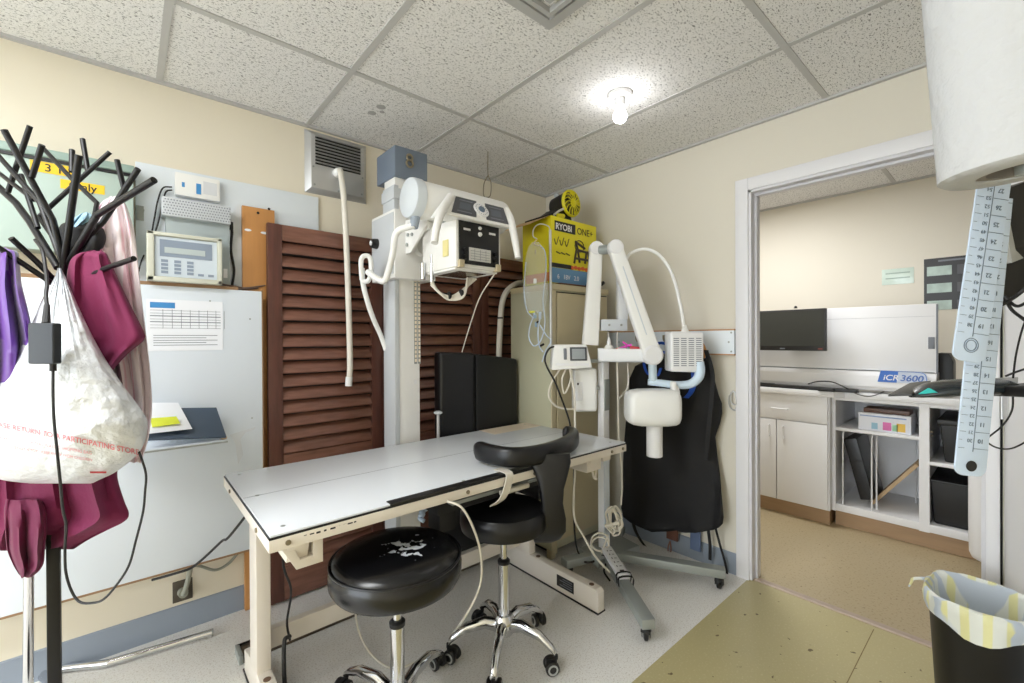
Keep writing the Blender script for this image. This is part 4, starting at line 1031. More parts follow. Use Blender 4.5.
MB().obox(q, u_*.055, nn*.05, Z*.30, .006).build('counterweight_cover', mat('cover white', (224, 226, 230), .35), t)
# pin under the upper arm, U yoke, generator grille, tube head
pz = B2
MB().cyl(hd(652, 352, 2.30), hd(653, 381, 2.30), .021, seg=20).build('yoke_pin', mat('pin pale blue', (190, 206, 216), .3), t)
yk = [hd(648, 382, 2.30), hd(660, 383, 2.29), hd(676, 385, 2.28), hd(690, 384, 2.27), hd(698, 378, 2.265), hd(700, 370, 2.265), hd(699, 362, 2.27)]
MB().tube(yk, .022, 14, rfun=lambda k: .75+.35*min(1, k*1.4)).build('yoke', mat('yoke blue white', (208, 226, 242), .3), t)
c = hd(686, 352, 2.275); gw, gh = 33/FPX*2.275, 40/FPX*2.275
gb = MB().obox(c-nn*.03, u_*gw+Z*-.006, nn*.10, Z*gh, .014, 4).build('generator_box', M_white, t)
b = MB()
for i in range(4):
    for j in range(14):
        q = c+nn*.0203+u_*(gw*(-.36+.225*i)+.004)+Z*(gh*(.34-.052*j))
        b.obox(q, u_*.028, nn*.0015, Z*.0042)
b.build('vent_slot', mat('slot grey', (120, 124, 132), .5), gb)
b = MB().tube([hd(625, 262, 2.42), hd(630, 254, 2.42), hd(640, 249.5, 2.40), hd(650, 250, 2.39), hd(660, 256, 2.37), hd(669, 268, 2.35), hd(676, 286, 2.32), hd(681, 308, 2.30), hd(684, 328, 2.29), hd(685, 336, 2.285)], .0085, 12)
b.build('flex_hose', M_offw, t)
b = MB().lathe([(.0, 0), (.030, 0), (.022, .012), (.013, .03), (.009, .05), (.0, .05)], hd(685, 334.5, 2.285), Z, 20); b.build('hose_boot', M_offw, t)
# tube head
c = hd(652, 407, 2.27)
rows = []
hw, hh, hd_ = 25.5/FPX*2.27, 18/FPX*2.27, .085
for (f, k) in ((-1.0, .55), (-.985, .72), (-.93, .84), (-.80, .93), (-.5, 1), (.5, 1.02), (.80, .98), (.92, .90), (.98, .78), (1.0, .55)):
    rows.append([c+u_*(hw*f)+nn*(hd_*k*math.copysign(abs(math.cos(a))**.5, math.cos(a)))+Z*(hh*k*math.copysign(abs(math.sin(a))**.5, math.sin(a))) for a in [2*PI*j/28 for j in range(28)]])
hdm = MB().rings(rows).build('tube_head', M_offw, t, ang=60)
MB().obox(c+u_*(hw*.78)+Z*(hh+.01)+nn*.02, u_*.025, nn*.03, Z*.06, .006).tube([hd(675, 386, 2.27), hd(677.5, 392, 2.25), hd(677, 404, 2.235), hd(675, 412, 2.235)], .012, 10).build('head_bracket', M_offw, t)
cc = c-Z*(hh*.93)+u_*.012
MB().lathe([(.0, .01), (.044, .01), (.040, -.02), (.040, -.165), (.036, -.168), (.0, -.168)], cc, Z, 28).build('aiming_cone', M_white, t)
# drip pole with bag hanging from it
dp = hd(551, 345, 2.37)
MB().cyl((dp.x, dp.y, dp.z-.02), hd(550.2, 230, 2.37), .0075, seg=14).build('drip_pole', M_steel, t)
b = MB().tube([hd(550.3, 231, 2.37), hd(548, 226, 2.36), hd(540, 224, 2.35), hd(534, 228, 2.345), hd(533, 236, 2.345), hd(537, 239, 2.345)], .003, 8); b.build('drip_hook', M_steel, t)
# cords on the unit
b = MB().tube([hd(556, 346, 2.33), hd(549, 349, 2.30), hd(545, 358, 2.29), hd(547, 367, 2.29), hd(555, 382, 2.30), hd(562, 400, 2.31), hd(569, 420, 2.32), hd(573, 445, 2.34), hd(574, 475, 2.36), hd(574, 520, 2.38), hd(578, 552, 2.38), hd(590, 559, 2.36)], .005, 8)
b.tube([hd(578, 552, 2.36), hd(583, 561, 2.32), hd(592, 562, 2.31), hd(603, 556, 2.33), hd(607, 561, 2.30), hd(604, 571, 2.26), hd(610, 581, 2.22)], .005, 8)
single(b, 'black_mains_cord', M_cordk, 'black cord dropping from the keypad timer to the wheeled base', 'cord')
b = MB().tube([hd(560, 369, 2.34), hd(551, 384, 2.34), hd(549, 397, 2.34), hd(556, 406, 2.34), hd(566, 409, 2.35), hd(574, 409, 2.36)], .005, 8)
b.tube([hd(566, 369, 2.34), hd(562, 380, 2.34), hd(564, 393, 2.34), hd(568, 388, 2.34), hd(571, 378, 2.34), hd(572, 370, 2.34)], .005, 8)
single(b, 'coiled_white_lead', M_cord, 'white leads looping below the keypad timer', 'cord')
b = MB().tube([hd(570, 369, 2.33), hd(574, 392, 2.33), hd(575, 420, 2.33), hd(575, 450, 2.33), hd(575, 470, 2.33), hd(574, 515, 2.34), hd(583, 535, 2.34), hd(595, 556, 2.30), hd(610, 572, 2.22), hd(628, 585, 2.17), hd(638, 598, 2.12), hd(637, 606, 2.11), hd(630, 607, 2.10)], .006, 8)
single(b, 'white_mains_cord', M_cord, 'long white cord falling past the table end to the power strip', 'cord')
b = MB().tube([hd(617, 360, 2.42), hd(618, 400, 2.42), hd(619, 440, 2.42), hd(622, 480, 2.42), hd(621, 505, 2.40)], .005, 8)
random.seed(5)
for k in range(5):
    cx_, cy_ = 614+random.uniform(-3, 3), 522+random.uniform(-4, 4)
    b.tube([hd(cx_+ (8+random.uniform(-2, 2))*math.cos(2*PI*j/12+.6)*(.8)+ .25*(10*math.sin(2*PI*j/12)), cy_-(12+random.uniform(-1, 1))*math.sin(2*PI*j/12), 2.385-.006*k) for j in range(13)], .0052, 8, n=5)
for k in range(2):
    b.tube([hd(600+9*math.cos(2*PI*j/12), 546-9*math.sin(2*PI*j/12)-4*k, 2.37-.01*k) for j in range(12)], .005, 8, n=5)
b.tube([hd(608, 535, 2.37), hd(602, 552, 2.36), hd(599, 562, 2.33)], .005, 8)
b.cyl(hd(609, 526, 2.365)-u_*.022, hd(619, 523, 2.365), .009, seg=10)
single(b, 'coiled_cable', M_cord, 'tied coil of beige cord hanging on the white unit post', 'cord')
# power strip on the front leg
d = (ends['a']-hub).normalized(); sd = V((-d.y, d.x, 0))
pc = hub+d*.17+Z*.036
t = thing('power_strip', pc-Z*.014, 'white power strip lying along the grey base leg', 'power strip')
MB().obox(pc, d*.29, sd*.054, Z*.028, .006).build('strip_body', M_white, t)
b = MB()
for k in range(5):
    q = pc+d*(-.09+.04*k)+Z*.0142
    b.obox(q+sd*.008, d*.004, sd*.012, Z*.001).obox(q-sd*.010, d*.014, sd*.004, Z*.001)
b.build('socket_slot', M_ink, t)
MB().obox(pc+d*.118+Z*.0145, d*.02, sd*.02, Z*.003, .001).build('switch', mat('switch dark', (60, 50, 50), .4), t)
b = MB().strap([pc+d*.17+sd*.034-Z*.03, pc+d*.17+sd*.032+Z*.012, pc+d*.17-sd*.032+Z*.012, pc+d*.17-sd*.034-Z*.03], d, .014, .002, 3)
b.strap([pc+d*.14+sd*.033-Z*.03, pc+d*.14+sd*.032+Z*.017, pc+d*.14-sd*.032+Z*.017, pc+d*.14-sd*.033-Z*.03], d, .010, .002, 3)
single(b, 'black_strap', M_blackm, 'black tie straps holding the power strip on the base leg', 'strap')
# small things on the tray
to, ud, nd, zt = TRAY
q = hd(609, 354, 2.40); q.z = to.z+.008
t = thing('dropper_bottle', q, 'small white dropper bottle at the left end of the unit tray', 'bottle')
MB().lathe([(.0, 0), (.024, 0), (.026, .006), (.026, .065), (.020, .078), (.010, .084), (.010, .088), (.0, .088)], q, Z, 20).build('body', M_offw, t)
MB().lathe([(.0, .087), (.012, .087), (.011, .10), (.006, .118), (.003, .128), (.0, .128)], q, Z, 16).build('cap', M_white, t)
q = hd(625, 348, 2.38); q.z = zt
b = MB().obox(q+Z*.012, ud*.07+Z*.02, nd*.04, Z*.012, .004).obox(q+Z*.02+ud*.012, ud*.05-Z*.035, nd*.02, Z*.012, .004); b.obox(q-Z*.02, ud*.02, nd*.02, Z*.06)
single(b, 'pink_clip', M_pinkp, 'hot pink clip sticking up from the unit tray', 'clip')
q = hd(617, 348, 2.38); q.z = zt-.005; single(MB().obox(q, ud*.03+Z*.012, nd*.03, Z*.018, .004), 'orange_clip', mat('orange plastic', (226, 120, 80), .4), 'small orange clip left of the pink clip on the tray', 'clip')
q = hd(638, 347, 2.37); q.z = zt-.002; single(MB().obox(q, ud*.085-Z*.012, nd*.05, Z*.025, .004), 'red_holder', M_redp, 'red plastic holder right of the pink clip on the tray', 'holder')
q = hd(619, 351, 2.39); q.z = zt-.006; single(MB().obox(q, ud*.12, nd*.10, Z*.012, .004), 'instrument_case', M_blackm, 'flat black case lying in the unit tray', 'case')
q = hd(622, 349.5, 2.345); q.z = zt+.003; single(MB().obox(q, ud*.045, nd*.02, Z*.005, .001), 'steel_mirror', M_steel, 'small shiny steel piece on the front rim of the tray', 'instrument')
# IV bag and tubing
t = thing('drip_bag', hd(535, 300, 2.345), 'clear drip bag hanging from the pole hook before the tan cabinet', 'drip bag')
rows = []
for (py, hw_, th) in ((242, 3, .003), (247, 7, .008), (256, 10, .013), (270, 11.5, .019), (288, 12.5, .024), (300, 12, .024), (308, 10, .016), (313, 8, .006)):
    c = hd(535.5, py, 2.345); w = hw_/FPX*2.345
    rows.append([c+u_*(w*math.cos(a))+nn*(th*math.sin(a)) for a in [2*PI*j/20 for j in range(20)]])
MB().rings(rows).build('bag', M_clear, t, ang=60)
c = hd(536, 240, 2.345); MB().tube([hd(537, 239, 2.345), hd(534, 244, 2.345), hd(539, 246, 2.345)], .003, 8).tube([hd(535.5, 250+k*2.2, 2.365) for k in range(3)], .004, 6).build('hanger_loop', mat('loop tan', (190, 170, 140), .5), t)
MB().obox(hd(535, 281, 2.318), u_*.016, nn*.004, Z*.026, .003).build('label_tag', M_white, t)
MB().obox(hd(532, 312, 2.335), u_*.03, nn*.012, Z*.010, .002).build('yellow_port', mat('port yellow', (224, 224, 70), .4), t)
MB().cyl(hd(540, 312, 2.335), hd(540, 319, 2.335), .008, seg=12).cyl(hd(534, 312, 2.335), hd(534, 317, 2.335), .006, seg=12).build('outlet_port', M_clearw, t)
b = MB().tube([hd(540, 318, 2.335), hd(538, 330, 2.33), hd(539, 345, 2.33), hd(543, 352, 2.33)], .0035, 8)
b.tube([hd(534, 316, 2.335), hd(530, 326, 2.33), hd(529, 338, 2.33), hd(534, 346, 2.33), hd(541, 340, 2.33), hd(545, 322, 2.34), hd(543, 300, 2.34), hd(546, 270, 2.35), hd(545, 252, 2.35), hd(540, 245, 2.35)], .0032, 8)
b.tube([hd(540, 325, 2.33), hd(546, 335, 2.33), hd(551, 341, 2.32), hd(546, 350, 2.32), hd(542, 362, 2.32)], .003, 8)
b.tube([hd(526, 262, 2.35), hd(524, 290, 2.34), hd(527, 310, 2.34), hd(533, 318, 2.335)], .003, 8)
tb = single(b, 'drip_tubing', M_clearw, 'clear looping drip tubing below the hanging bag', 'tubing')
b = MB().cyl(hd(536, 322, 2.325), hd(536, 327, 2.325), .007, seg=12).obox(hd(535, 306+0, 2.32)-Z*.055, u_*.014, nn*.008, Z*.02, .003)
b.build('roller_clamp', mat('clamp blue grey', (150, 176, 196), .4), tb)
MB().cyl(hd(537, 323, 2.315), hd(538, 321, 2.315), .005, seg=8).cyl(hd(540, 346, 2.32), hd(544, 344, 2.32), .006, seg=8).build('small_clip', M_ink, tb)

# ================================================================== WALL B: rail, aprons, key clip
t = thing('coat_rail', (-.01, -1.0, 1.15), 'white wall board rail with wood edging beside the doorway', 'rail')
MB().box(-.022, 0, -1.400, -.60, 1.167, 1.292, .001).build('board', M_panel, t)
MB().box(-.0225, 0, -1.400, -.60, 1.292, 1.299).box(-.0225, 0, -1.400, -.60, 1.160, 1.167).build('wood_edging', mat('edge tan', (196, 150, 110), .5, var=.1, vscale=20), t)
b = MB()
for (y, z) in ((-1.385, 1.28), (-1.385, 1.18), (-.68, 1.23), (-1.372, 1.23)): b.cyl((-.022, y, z), (-.0245, y, z), .005, seg=8)
b.build('screw', M_steelg, t)
for y in (-.86, -1.04, -1.20):
    MB().tube([(-.022, y, 1.25), (-.05, y, 1.245), (-.085, y, 1.235), (-.10, y, 1.25), (-.10, y, 1.27)], .006, 8).build('hook', M_orng if y == -1.20 else M_brass, t)
# lead apron: a thick draped slab, lobes at the shoulders
def apron(name, label, rows, x_of, thick, m, wav, group=None, nseg=28):
    R = []
    for i, (py, pl, pr) in enumerate(rows):
        f = i/(len(rows)-1); ring = []
        for j in range(nseg):
            a = 2*PI*j/nseg; ca, sa = math.cos(a), math.sin(a)
            px = (pl+pr)/2-(pr-pl)/2*math.copysign(abs(ca)**.75, ca)
            xx = x_of(f); p = hx(px, py, xx)
            ph = px*.16+wav
            dx = math.sin(ph)*.018*min(1, f*2.2)+math.sin(ph*2.3+f*3)*.009+.012*math.sin(ph*.6+f*5)
            th = thick*(math.copysign(abs(sa)**.6, sa))
            ring.append(V((xx+dx-th, p.y, p.z)))
        R.append(ring)
    return R
rowsA = [(352, 664, 690), (358, 650, 706), (366, 636, 712), (378, 630, 713), (395, 629, 716), (404, 628, 719.5), (414, 627, 720), (424, 626, 717), (438, 625, 712.5), (455, 624, 714), (475, 623.5, 718), (495, 622.5, 722), (508, 622, 724), (517, 623, 725), (523, 628, 724), (527, 638, 720), (530, 655, 714), (531, 668, 700)]
R = apron('', '', rowsA, lambda f: -.085, .032, None, .4)
t = thing('lead_apron', (-.085, -1.0, .4), 'black lead apron with rounded hem hanging on the wall rail', 'apron')
ap = MB().rings(R).build('apron_body', M_olive, t, ang=70)
b = MB().strap([hx(706, 350, -.125), hx(712, 372, -.13), hx(712, 395, -.13), hx(709, 425, -.13), hx(706, 460, -.128)], Y, .022, .006); b.build('shoulder_strap', M_blackm, t)
b = MB().strap([hx(632, 518, -.06), hx(636, 532, -.065), hx(645, 546, -.075), hx(656, 554, -.085)], Y, .022, .004).strap([hx(708, 528, -.07), hx(710, 545, -.06), hx(710, 560, -.05)], Y, .016, .004).strap([hx(715, 526, -.07), hx(720, 545, -.05), hx(725, 562, -.04), hx(727, 574, -.03)], Y, .012, .004)
b.build('hanging_tie', M_blackm, t)
b = MB()
for pts in ([(650, 352, -.10), (644, 362, -.12), (648, 374, -.12), (657, 376, -.12), (661, 368, -.12)], [(655, 344, -.09), (662, 343, -.11), (668, 345, -.12)], [(655, 352, -.09), (662, 352, -.11), (668, 353, -.12)]):
    b.strap([hx(a, c_, xx-.02) for a, c_, xx in pts], Z if pts[0][1] != 352 or pts[0][0] != 650 else Y, .016, .003)
single(b, 'blue_sling', M_royal, 'royal blue strap looped on the rail behind the arm joint', 'strap')
b = MB().strap([hx(690, 352, -.135), hx(694, 375, -.138), hx(692, 390, -.136), hx(686, 398, -.135)], Y, .03, .004).strap([hx(706, 350, -.045), hx(712, 380, -.04), hx(714, 398, -.04)], Y, .02, .003)
single(b, 'blue_apron_strap', M_royal, 'royal blue strap hanging over the right side of the black apron', 'strap')
b = MB().box(-.045, -.03, hx(700, 400, -.04).y, hx(690, 400, -.04).y, hx(670, 541, -.04).z, 1.12, .003)
single(b, 'blue_strip', mat('slate strap', (92, 108, 138), .6), 'slate blue strip hanging below the apron hem near the baseboard', 'strap')
b = MB().box(-.050, -.034, hx(678, 500, -.04).y, hx(667, 500, -.04).y, hx(668, 538, -.04).z, .55, .003)
single(b, 'brown_strip', mat('brown strap', (104, 66, 50), .6), 'brown strip hanging below the middle of the apron hem', 'strap')
single(MB().tube([hx(670, 541, -.03), hx(668, 548, -.03), hx(669, 556, -.03), hx(671, 550, -.03), hx(670, 541, -.03)], .004, 8), 'tan_loop', mat('loop brown', (150, 106, 90), .5), 'small tan loop against the baseboard under the apron', 'loop')
b = MB().strap([hx(699, 340, -.05), hx(703, 345, -.09), hx(705, 352, -.11), hx(703, 358, -.12)], Y, .018, .006)
single(b, 'orange_strap', M_orng, 'orange leather loop at the top right of the black apron', 'strap')
b = MB().tube([hx(733, 391, -.012), hx(729, 398, -.014), hx(730, 407, -.014), hx(735, 410, -.014), hx(737, 403, -.014), hx(735, 393, -.012), hx(733, 391, -.012)], .004, 8).tube([hx(731, 392, -.02), hx(731, 402, -.02), hx(736, 404, -.02), hx(735, 394, -.02)], .0035, 8)
b.cyl(hx(733, 392, 0), hx(733, 392, -.02), .004, seg=8)
single(b, 'wire_clip', M_steel, 'small wire clip hanging on the wall beside the doorway', 'clip')

# ================================================================== COAT TREE
CD = 1.15
ctb = hd(54, 600, CD); ctb.z = 0
t = thing('coat_tree', ctb, 'black metal coat tree with branching arms', 'coat tree')
top = hd(63, 262, CD)
po = MB()
ax = V((ctb.x, ctb.y, 0))
po.box(ax.x-.013, ax.x+.013, ax.y-.013, ax.y+.013, .02, 1.30, .004).build('pole', M_bmetal, t)
MB().lathe([(.0, 0), (.19, 0), (.19, .008), (.17, .016), (.02, .026), (.0, .026)], ax, Z, 40).build('base_plate', M_bmetal, t)
br = []  # ((px,py,d) start, end, radius)
def branch(pts, r, par=t, nm='branch'):
    r *= .74
    P = [hd(*p) for p in pts]
    b = MB()
    for i in range(len(P)-1): b.cyl(P[i], P[i+1], r, seg=12)
    for p in P[1:-1]: b.sphere(p, r, seg=12, rings=8)
    return b.build(nm, M_bmetal, par)
branch([(57, 345, 1.15), (61, 300, 1.15), (64, 262, 1.14), (79, 155, 1.10)], .0105)
m2 = branch([(64, 265, 1.14), (53, 220, 1.12), (4, 130, 1.06)], .0095)
branch([(32, 177, 1.09), (42, 145, 1.07)], .0085, m2, 'twig')
m3 = branch([(58, 268, 1.15), (30, 222, 1.2), (16, 203, 1.22), (-6, 183, 1.24)], .0115)
branch([(8, 192, 1.22), (30, 126, 1.19)], .0085, m3, 'twig')
m4 = branch([(62, 262, 1.14), (40, 203, 1.17), (-5, 152, 1.2)], .0085)
branch([(34, 200, 1.18), (-5, 170, 1.23)], .0075, m4, 'twig')
branch([(38, 228, 1.16), (21, 175, 1.2)], .008, m4, 'twig')
m5 = branch([(66, 268, 1.15), (97, 215, 1.1), (154, 180, 1.02)], .0105)
m6 = branch([(70, 256, 1.15), (103, 222, 1.14), (117, 201, 1.13), (138, 169, 1.1)], .009)
branch([(124, 189, 1.125), (117, 160, 1.12)], .008, m6, 'twig')
m7 = branch([(62, 250, 1.16), (39, 217, 1.22), (76, 183, 1.24), (110, 152, 1.26)], .008)
branch([(88, 172, 1.25), (82.5, 139, 1.26)], .0085, m7, 'twig')
m8 = branch([(92, 230, 1.12), (97, 203, 1.16), (71, 178, 1.19), (43, 148, 1.22)], .0075)
branch([(72, 172, 1.19), (72, 150, 1.2)], .0085, m8, 'twig')
branch([(64, 290, 1.15), (36, 261, 1.09), (11, 238, 1.04)], .0085)
branch([(64, 292, 1.15), (46, 279, 1.1), (-4, 246, 1.04)], .0085)
branch([(66, 288, 1.15), (104, 269, 1.1), (134, 258.5, 1.05)], .0085)

# ------------------------------------------------ hanging clothes: closed draped shells, folds run downwards
def cloth(name, label, cat, rows, m, d, th, folds, amp, seed, group=None, n=44, lean=0.0, extra=None):
    """rows: (py, left px, right px[, depth offset, thickness factor])"""
    rnd = random.Random(seed); ph = rnd.uniform(0, 6); Rr = []
    # resample rows smoothly
    pr = catmull([V((r[0], r[1], r[2])) for r in rows], 5)
    px_ = catmull([V(((r[3] if len(r) > 3 else 0), (r[4] if len(r) > 4 else 1), 0)) for r in rows], 5)
    for i, (r, e) in enumerate(zip(pr, px_)):
        f = i/(len(pr)-1); ring = []
        for j in range(n):
            a = 2*PI*j/n; ca, sa = math.cos(a), math.sin(a)
            s = -ca
            x = (r.y+r.z)/2+(r.z-r.y)/2*math.copysign(abs(s)**.85, s)
            g = ph+folds*s*PI
            k = min(1, .25+f*1.6)
            wav = amp*k*(math.sin(g+1.2*math.sin(f*2.1+ph))+.45*math.sin(2.3*g+f*3.5+1.7*ph))
            wav += amp*.35*mnoise.noise(V((s*3+seed, f*6, seed*1.7)))
            dd = d+e.x+lean*f - sa*th*max(.12, e.y)*(abs(sa)**-.35 if abs(sa) > .05 else 1) + wav*(1 if sa > 0 else .6)
            yy = r.x+1.4*mnoise.noise(V((s*2.5, f*4, seed+9)))*(1 if 0 < i < len(pr)-1 else 2.5)
            ring.append(hd(x, yy, dd))
        Rr.append(ring)
    mb = MB().rings(Rr)
    if extra: extra(mb)
    return single(mb, name, m, label, cat, group, 75)
cloth('purple_jacket', 'shiny purple satin jacket on the left side of the coat tree', 'jacket',
      [(249, -8, 8, 0, .3), (252, -18, 18), (266, -24, 20), (285, -30, 22), (310, -34, 28), (335, -36, 33), (360, -38, 35), (390, -40, 33, .02), (430, -40, 24, .10), (500, -36, 14, .14), (548, -30, 6, .15, .6)], M_purp, 1.10, .05, 3.4, .020, 11)
cloth('scrub_shirt', 'magenta scrub shirt draped to the right of the white bag', 'scrub shirt',
      [(251, 88, 104, 0, .3), (254, 76, 107), (263, 69, 111), (285, 66, 121), (310, 64, 133), (332, 64, 144), (341, 66, 144), (352, 70, 131), (362, 76, 120, 0, .7), (371, 86, 112, 0, .3)], M_mag, 1.13, .028, 1.7, .010, 4)
cloth('magenta_scrub_jacket', 'long magenta scrub jacket whose hem shows under the white bag', 'scrub jacket',
      [(286, 50, 58, 0, .3), (295, 44, 70), (330, 30, 90), (380, 16, 112), (430, 0, 122), (465, -12, 118), (480, -14, 118), (500, -14, 124), (514, -14, 129), (522, -14, 124), (530, -14, 108), (540, -14, 88, 0, .8), (549, -12, 74, 0, .4)], M_mag, 1.17, .055, 3.0, .017, 23)
cloth('magenta_sleeve', 'darker magenta sleeve dangling lowest, left of the coat tree pole', 'scrub sleeve',
      [(500, 6, 42, 0, .4), (512, 4, 46), (530, 5, 47), (550, 7, 45), (562, 12, 44), (570, 16, 40), (577, 20, 32, 0, .4)], M_mag2, 1.10, .026, 2.2, .012, 31)
cloth('striped_gown', 'white gown with faint pink stripes on the right of the coat tree', 'gown',
      [(197, 110, 118, 0, .3), (202, 102, 125), (215, 94, 130), (235, 90, 135), (262, 90, 138), (300, 96, 142), (340, 104, 147), (380, 112, 151), (410, 116, 152), (440, 120, 148), (462, 122, 141, 0, .4)], M_pink, 1.22, .04, 3.0, .014, 17)
cloth('black_knit_cap', 'black cap wedged among the branches above the magenta top', 'cap',
      [(222, 66, 90, 0, .4), (226, 60, 101), (236, 56, 106), (246, 60, 104), (254, 66, 98), (259, 72, 88, 0, .4)], M_blackm, 1.19, .045, 1.2, .006, 3)
cloth('blue_mask', 'pale blue folded cloth strap beside the black cap', 'cloth',
      [(213, 82, 90, 0, .5), (217, 75, 92), (222, 71, 88), (227, 70, 80), (230, 70, 74, 0, .5)], mat('pale blue cloth', (150, 186, 206), .7), 1.16, .010, 2, .004, 6)

# white plastic bag with printing
bag_rows = [(268, 57.5, 61, 0, .05), (276, 55, 65, 0, .12), (290, 48, 71, 0, .25), (310, 38, 80, 0, .42), (335, 26, 92, 0, .62), (360, 12, 106, 0, .82), (385, -2, 123, 0, .95), (405, -14, 138, 0, 1), (420, -20, 147, 0, 1), (435, -23, 146.5, 0, 1), (450, -24, 141, 0, .95), (463, -20, 128, 0, .85), (473, -14, 114, 0, .65), (480, 2, 99, 0, .4), (483.5, 30, 92, 0, .12)]
BAGD = 1.10
def bag_d(px, py):
    # front-surface depth of the bag at a picture position
    import bisect
    ys = [r[0] for r in bag_rows]; i = max(0, min(len(ys)-2, bisect.bisect_right(ys, py)-1))
    f = (py-ys[i])/(ys[i+1]-ys[i]); l = bag_rows[i][1]*(1-f)+bag_rows[i+1][1]*f; r_ = bag_rows[i][2]*(1-f)+bag_rows[i+1][2]*f
    k = bag_rows[i][4]*(1-f)+bag_rows[i+1][4]*f
    s = max(-1, min(1, (px-(l+r_)/2)/((r_-l)/2)))
    return BAGD-.13*k*math.sqrt(max(0, 1-s*s))
Rr = []
pr = catmull([V((r[0], r[1], r[2])) for r in bag_rows], 5); pk = catmull([V((r[4], 0, 0)) for r in bag_rows], 5)
for i, (r, k) in enumerate(zip(pr, pk)):
    f = i/(len(pr)-1); ring = []
    for j in range(64):
        a = 2*PI*j/64; s = -math.cos(a); sa = math.sin(a)
        x = (r.y+r.z)/2+(r.z-r.y)/2*s
        top_ = max(0, 1-f*1.9)
        w = .0075*top_*math.sin(9*s*PI+2*f)*(.3+2*f if f < .3 else 1)+.012*mnoise.noise(V((x*.03, r.x*.03, 4)))*f+.008*mnoise.noise(V((x*.08, r.x*.06, 8)))
        base = .13*k.x*abs(sa)
        ring.append(hd(x, r.x, BAGD-(base if sa > 0 else -base*.25)+(w if sa > 0 else 0)))
    Rr.append(ring)
from mathutils.bvhtree import BVHTree
_bm = MB().rings(Rr); BAGT = BVHTree.FromBMesh(_bm.bm)
bag = single(_bm, 'plastic_bag', M_bag, 'full white plastic shopping bag hanging on the coat tree', 'bag', None, 75)
def on_bag(x0, y0, slope, curve, sx):
    def fn(c):
        px = x0+c.x*sx; py = y0+slope*(px-x0)+curve*(px-x0)**2-c.y*sx
        d = ray(px, py); h = BAGT.ray_cast(CP, d)[0]
        return (h if h is not None else hd(px, py, bag_d(px, py)))-d*(.0022+.0006*c.z)
    return fn
tx = MB().text('PLEASE RETURN TO A PARTICIPATING STORE', 7.4, (0, 0, 0), X, Y, fn=on_bag(-13, 424.5, .20, 0, 1.0), bold=.02)
tx.build('red_lettering', M_red, bag)
tx = MB().text('FOR RECYCLING OF THIS PLASTIC SHOPPING BAG', 4.3, (0, 0, 0), X, Y, fn=on_bag(-6, 438, .17, 0, 1.0))
tx.text('THIS BAG IS NOT A TOY - KEEP AWAY FROM CHILDREN', 3.8, (0, 0, 0), X, Y, fn=on_bag(-4, 446, .16, 0, 1.0))
tx.build('small_lettering', M_red, bag)
MB().prism([hd(90, 471.5, bag_d(90, 472)-.016), hd(106, 471.5, bag_d(106, 472)-.016), hd(106, 473.3, bag_d(106, 473)-.016), hd(90, 473.3, bag_d(90, 473)-.016)], CF*.001).build('red_mark', M_redd, bag)

# power adapter and its cord
AD = .955
t = thing('power_adapter', hd(45, 343, AD), 'black power adapter dangling in front of the white bag', 'power adapter')
MB().obox(hd(45, 343.5, AD), CR*(26/FPX*AD), -CF*.020, CU*(41/FPX*AD), .005, 3).build('brick', mat('adapter slate', (34, 39, 46), .5), t)
b = MB().tube([hd(46, 324, AD), hd(46.5, 314, AD+.01), hd(47, 305, AD+.02)], .007, 10, rfun=lambda k: 1.1-.4*k).tube([hd(53, 363, AD), hd(53, 371, AD)], .006, 10, smooth=False)
b.build('strain_relief', M_black, t)
b = MB().tube([hd(47, 306, AD+.02), hd(46, 295, AD+.03), hd(47, 283, AD+.05), hd(45, 265, AD+.08), hd(42, 250, AD+.10), hd(35, 240, AD+.14)], .0036, 8)
b.tube([hd(53, 370, AD), hd(53, 395, .945), hd(54, 420, .94), hd(57, 450, .94), hd(60, 480, .955), hd(63, 510, .99), hd(66, 525, 1.02), hd(65, 550, 1.04), hd(66, 573, 1.05), hd(72, 592, 1.06), hd(80, 602, 1.06), hd(92, 603, 1.06), hd(104, 599, 1.06), hd(118, 583, 1.07), hd(129, 565, 1.08), hd(136, 540, 1.09), hd(143, 512, 1.10), hd(145, 492, 1.10), hd(146, 475, 1.10), hd(142, 460, 1.10), hd(139, 452, 1.08)], .0027, 8)
b.build('lead', M_cordk, t)

# chrome stand behind the coat tree: pole and lying foot
pz = hd(27, 640, 1.42)
t = thing('chrome_stand', (pz.x, pz.y, 0), 'chrome floor stand with an upright pole and bent foot tube behind the coat tree', 'stand')
MB().cyl((pz.x, pz.y, .02), hd(29, 545, 1.40), .0125, seg=20).build('upright', M_chrome, t)
a, c, d = hz(213, 632, .017), hz(108, 663, .017), hz(45, 673, .017)
MB().tube([a, a.lerp(c, .5), a.lerp(c, .93), c, c.lerp(d, .07)+V((0, .0, 0)), d, V((pz.x+.06, pz.y+.09, .018)), V((pz.x+.01, pz.y+.01, .018))], .0135, 14, n=6).build('foot_tube', M_chrome, t)
MB().cyl(a+(a-c).normalized()*.001, a-(a-c).normalized()*.004, .0145, seg=18).build('foot_plug', M_steelg, t)
MB().lathe([(.0, 0), (.024, 0), (.024, .02), (.018, .034), (.0, .034)], (pz.x, pz.y, .0), Z, 20).build('socket', M_steel, t)

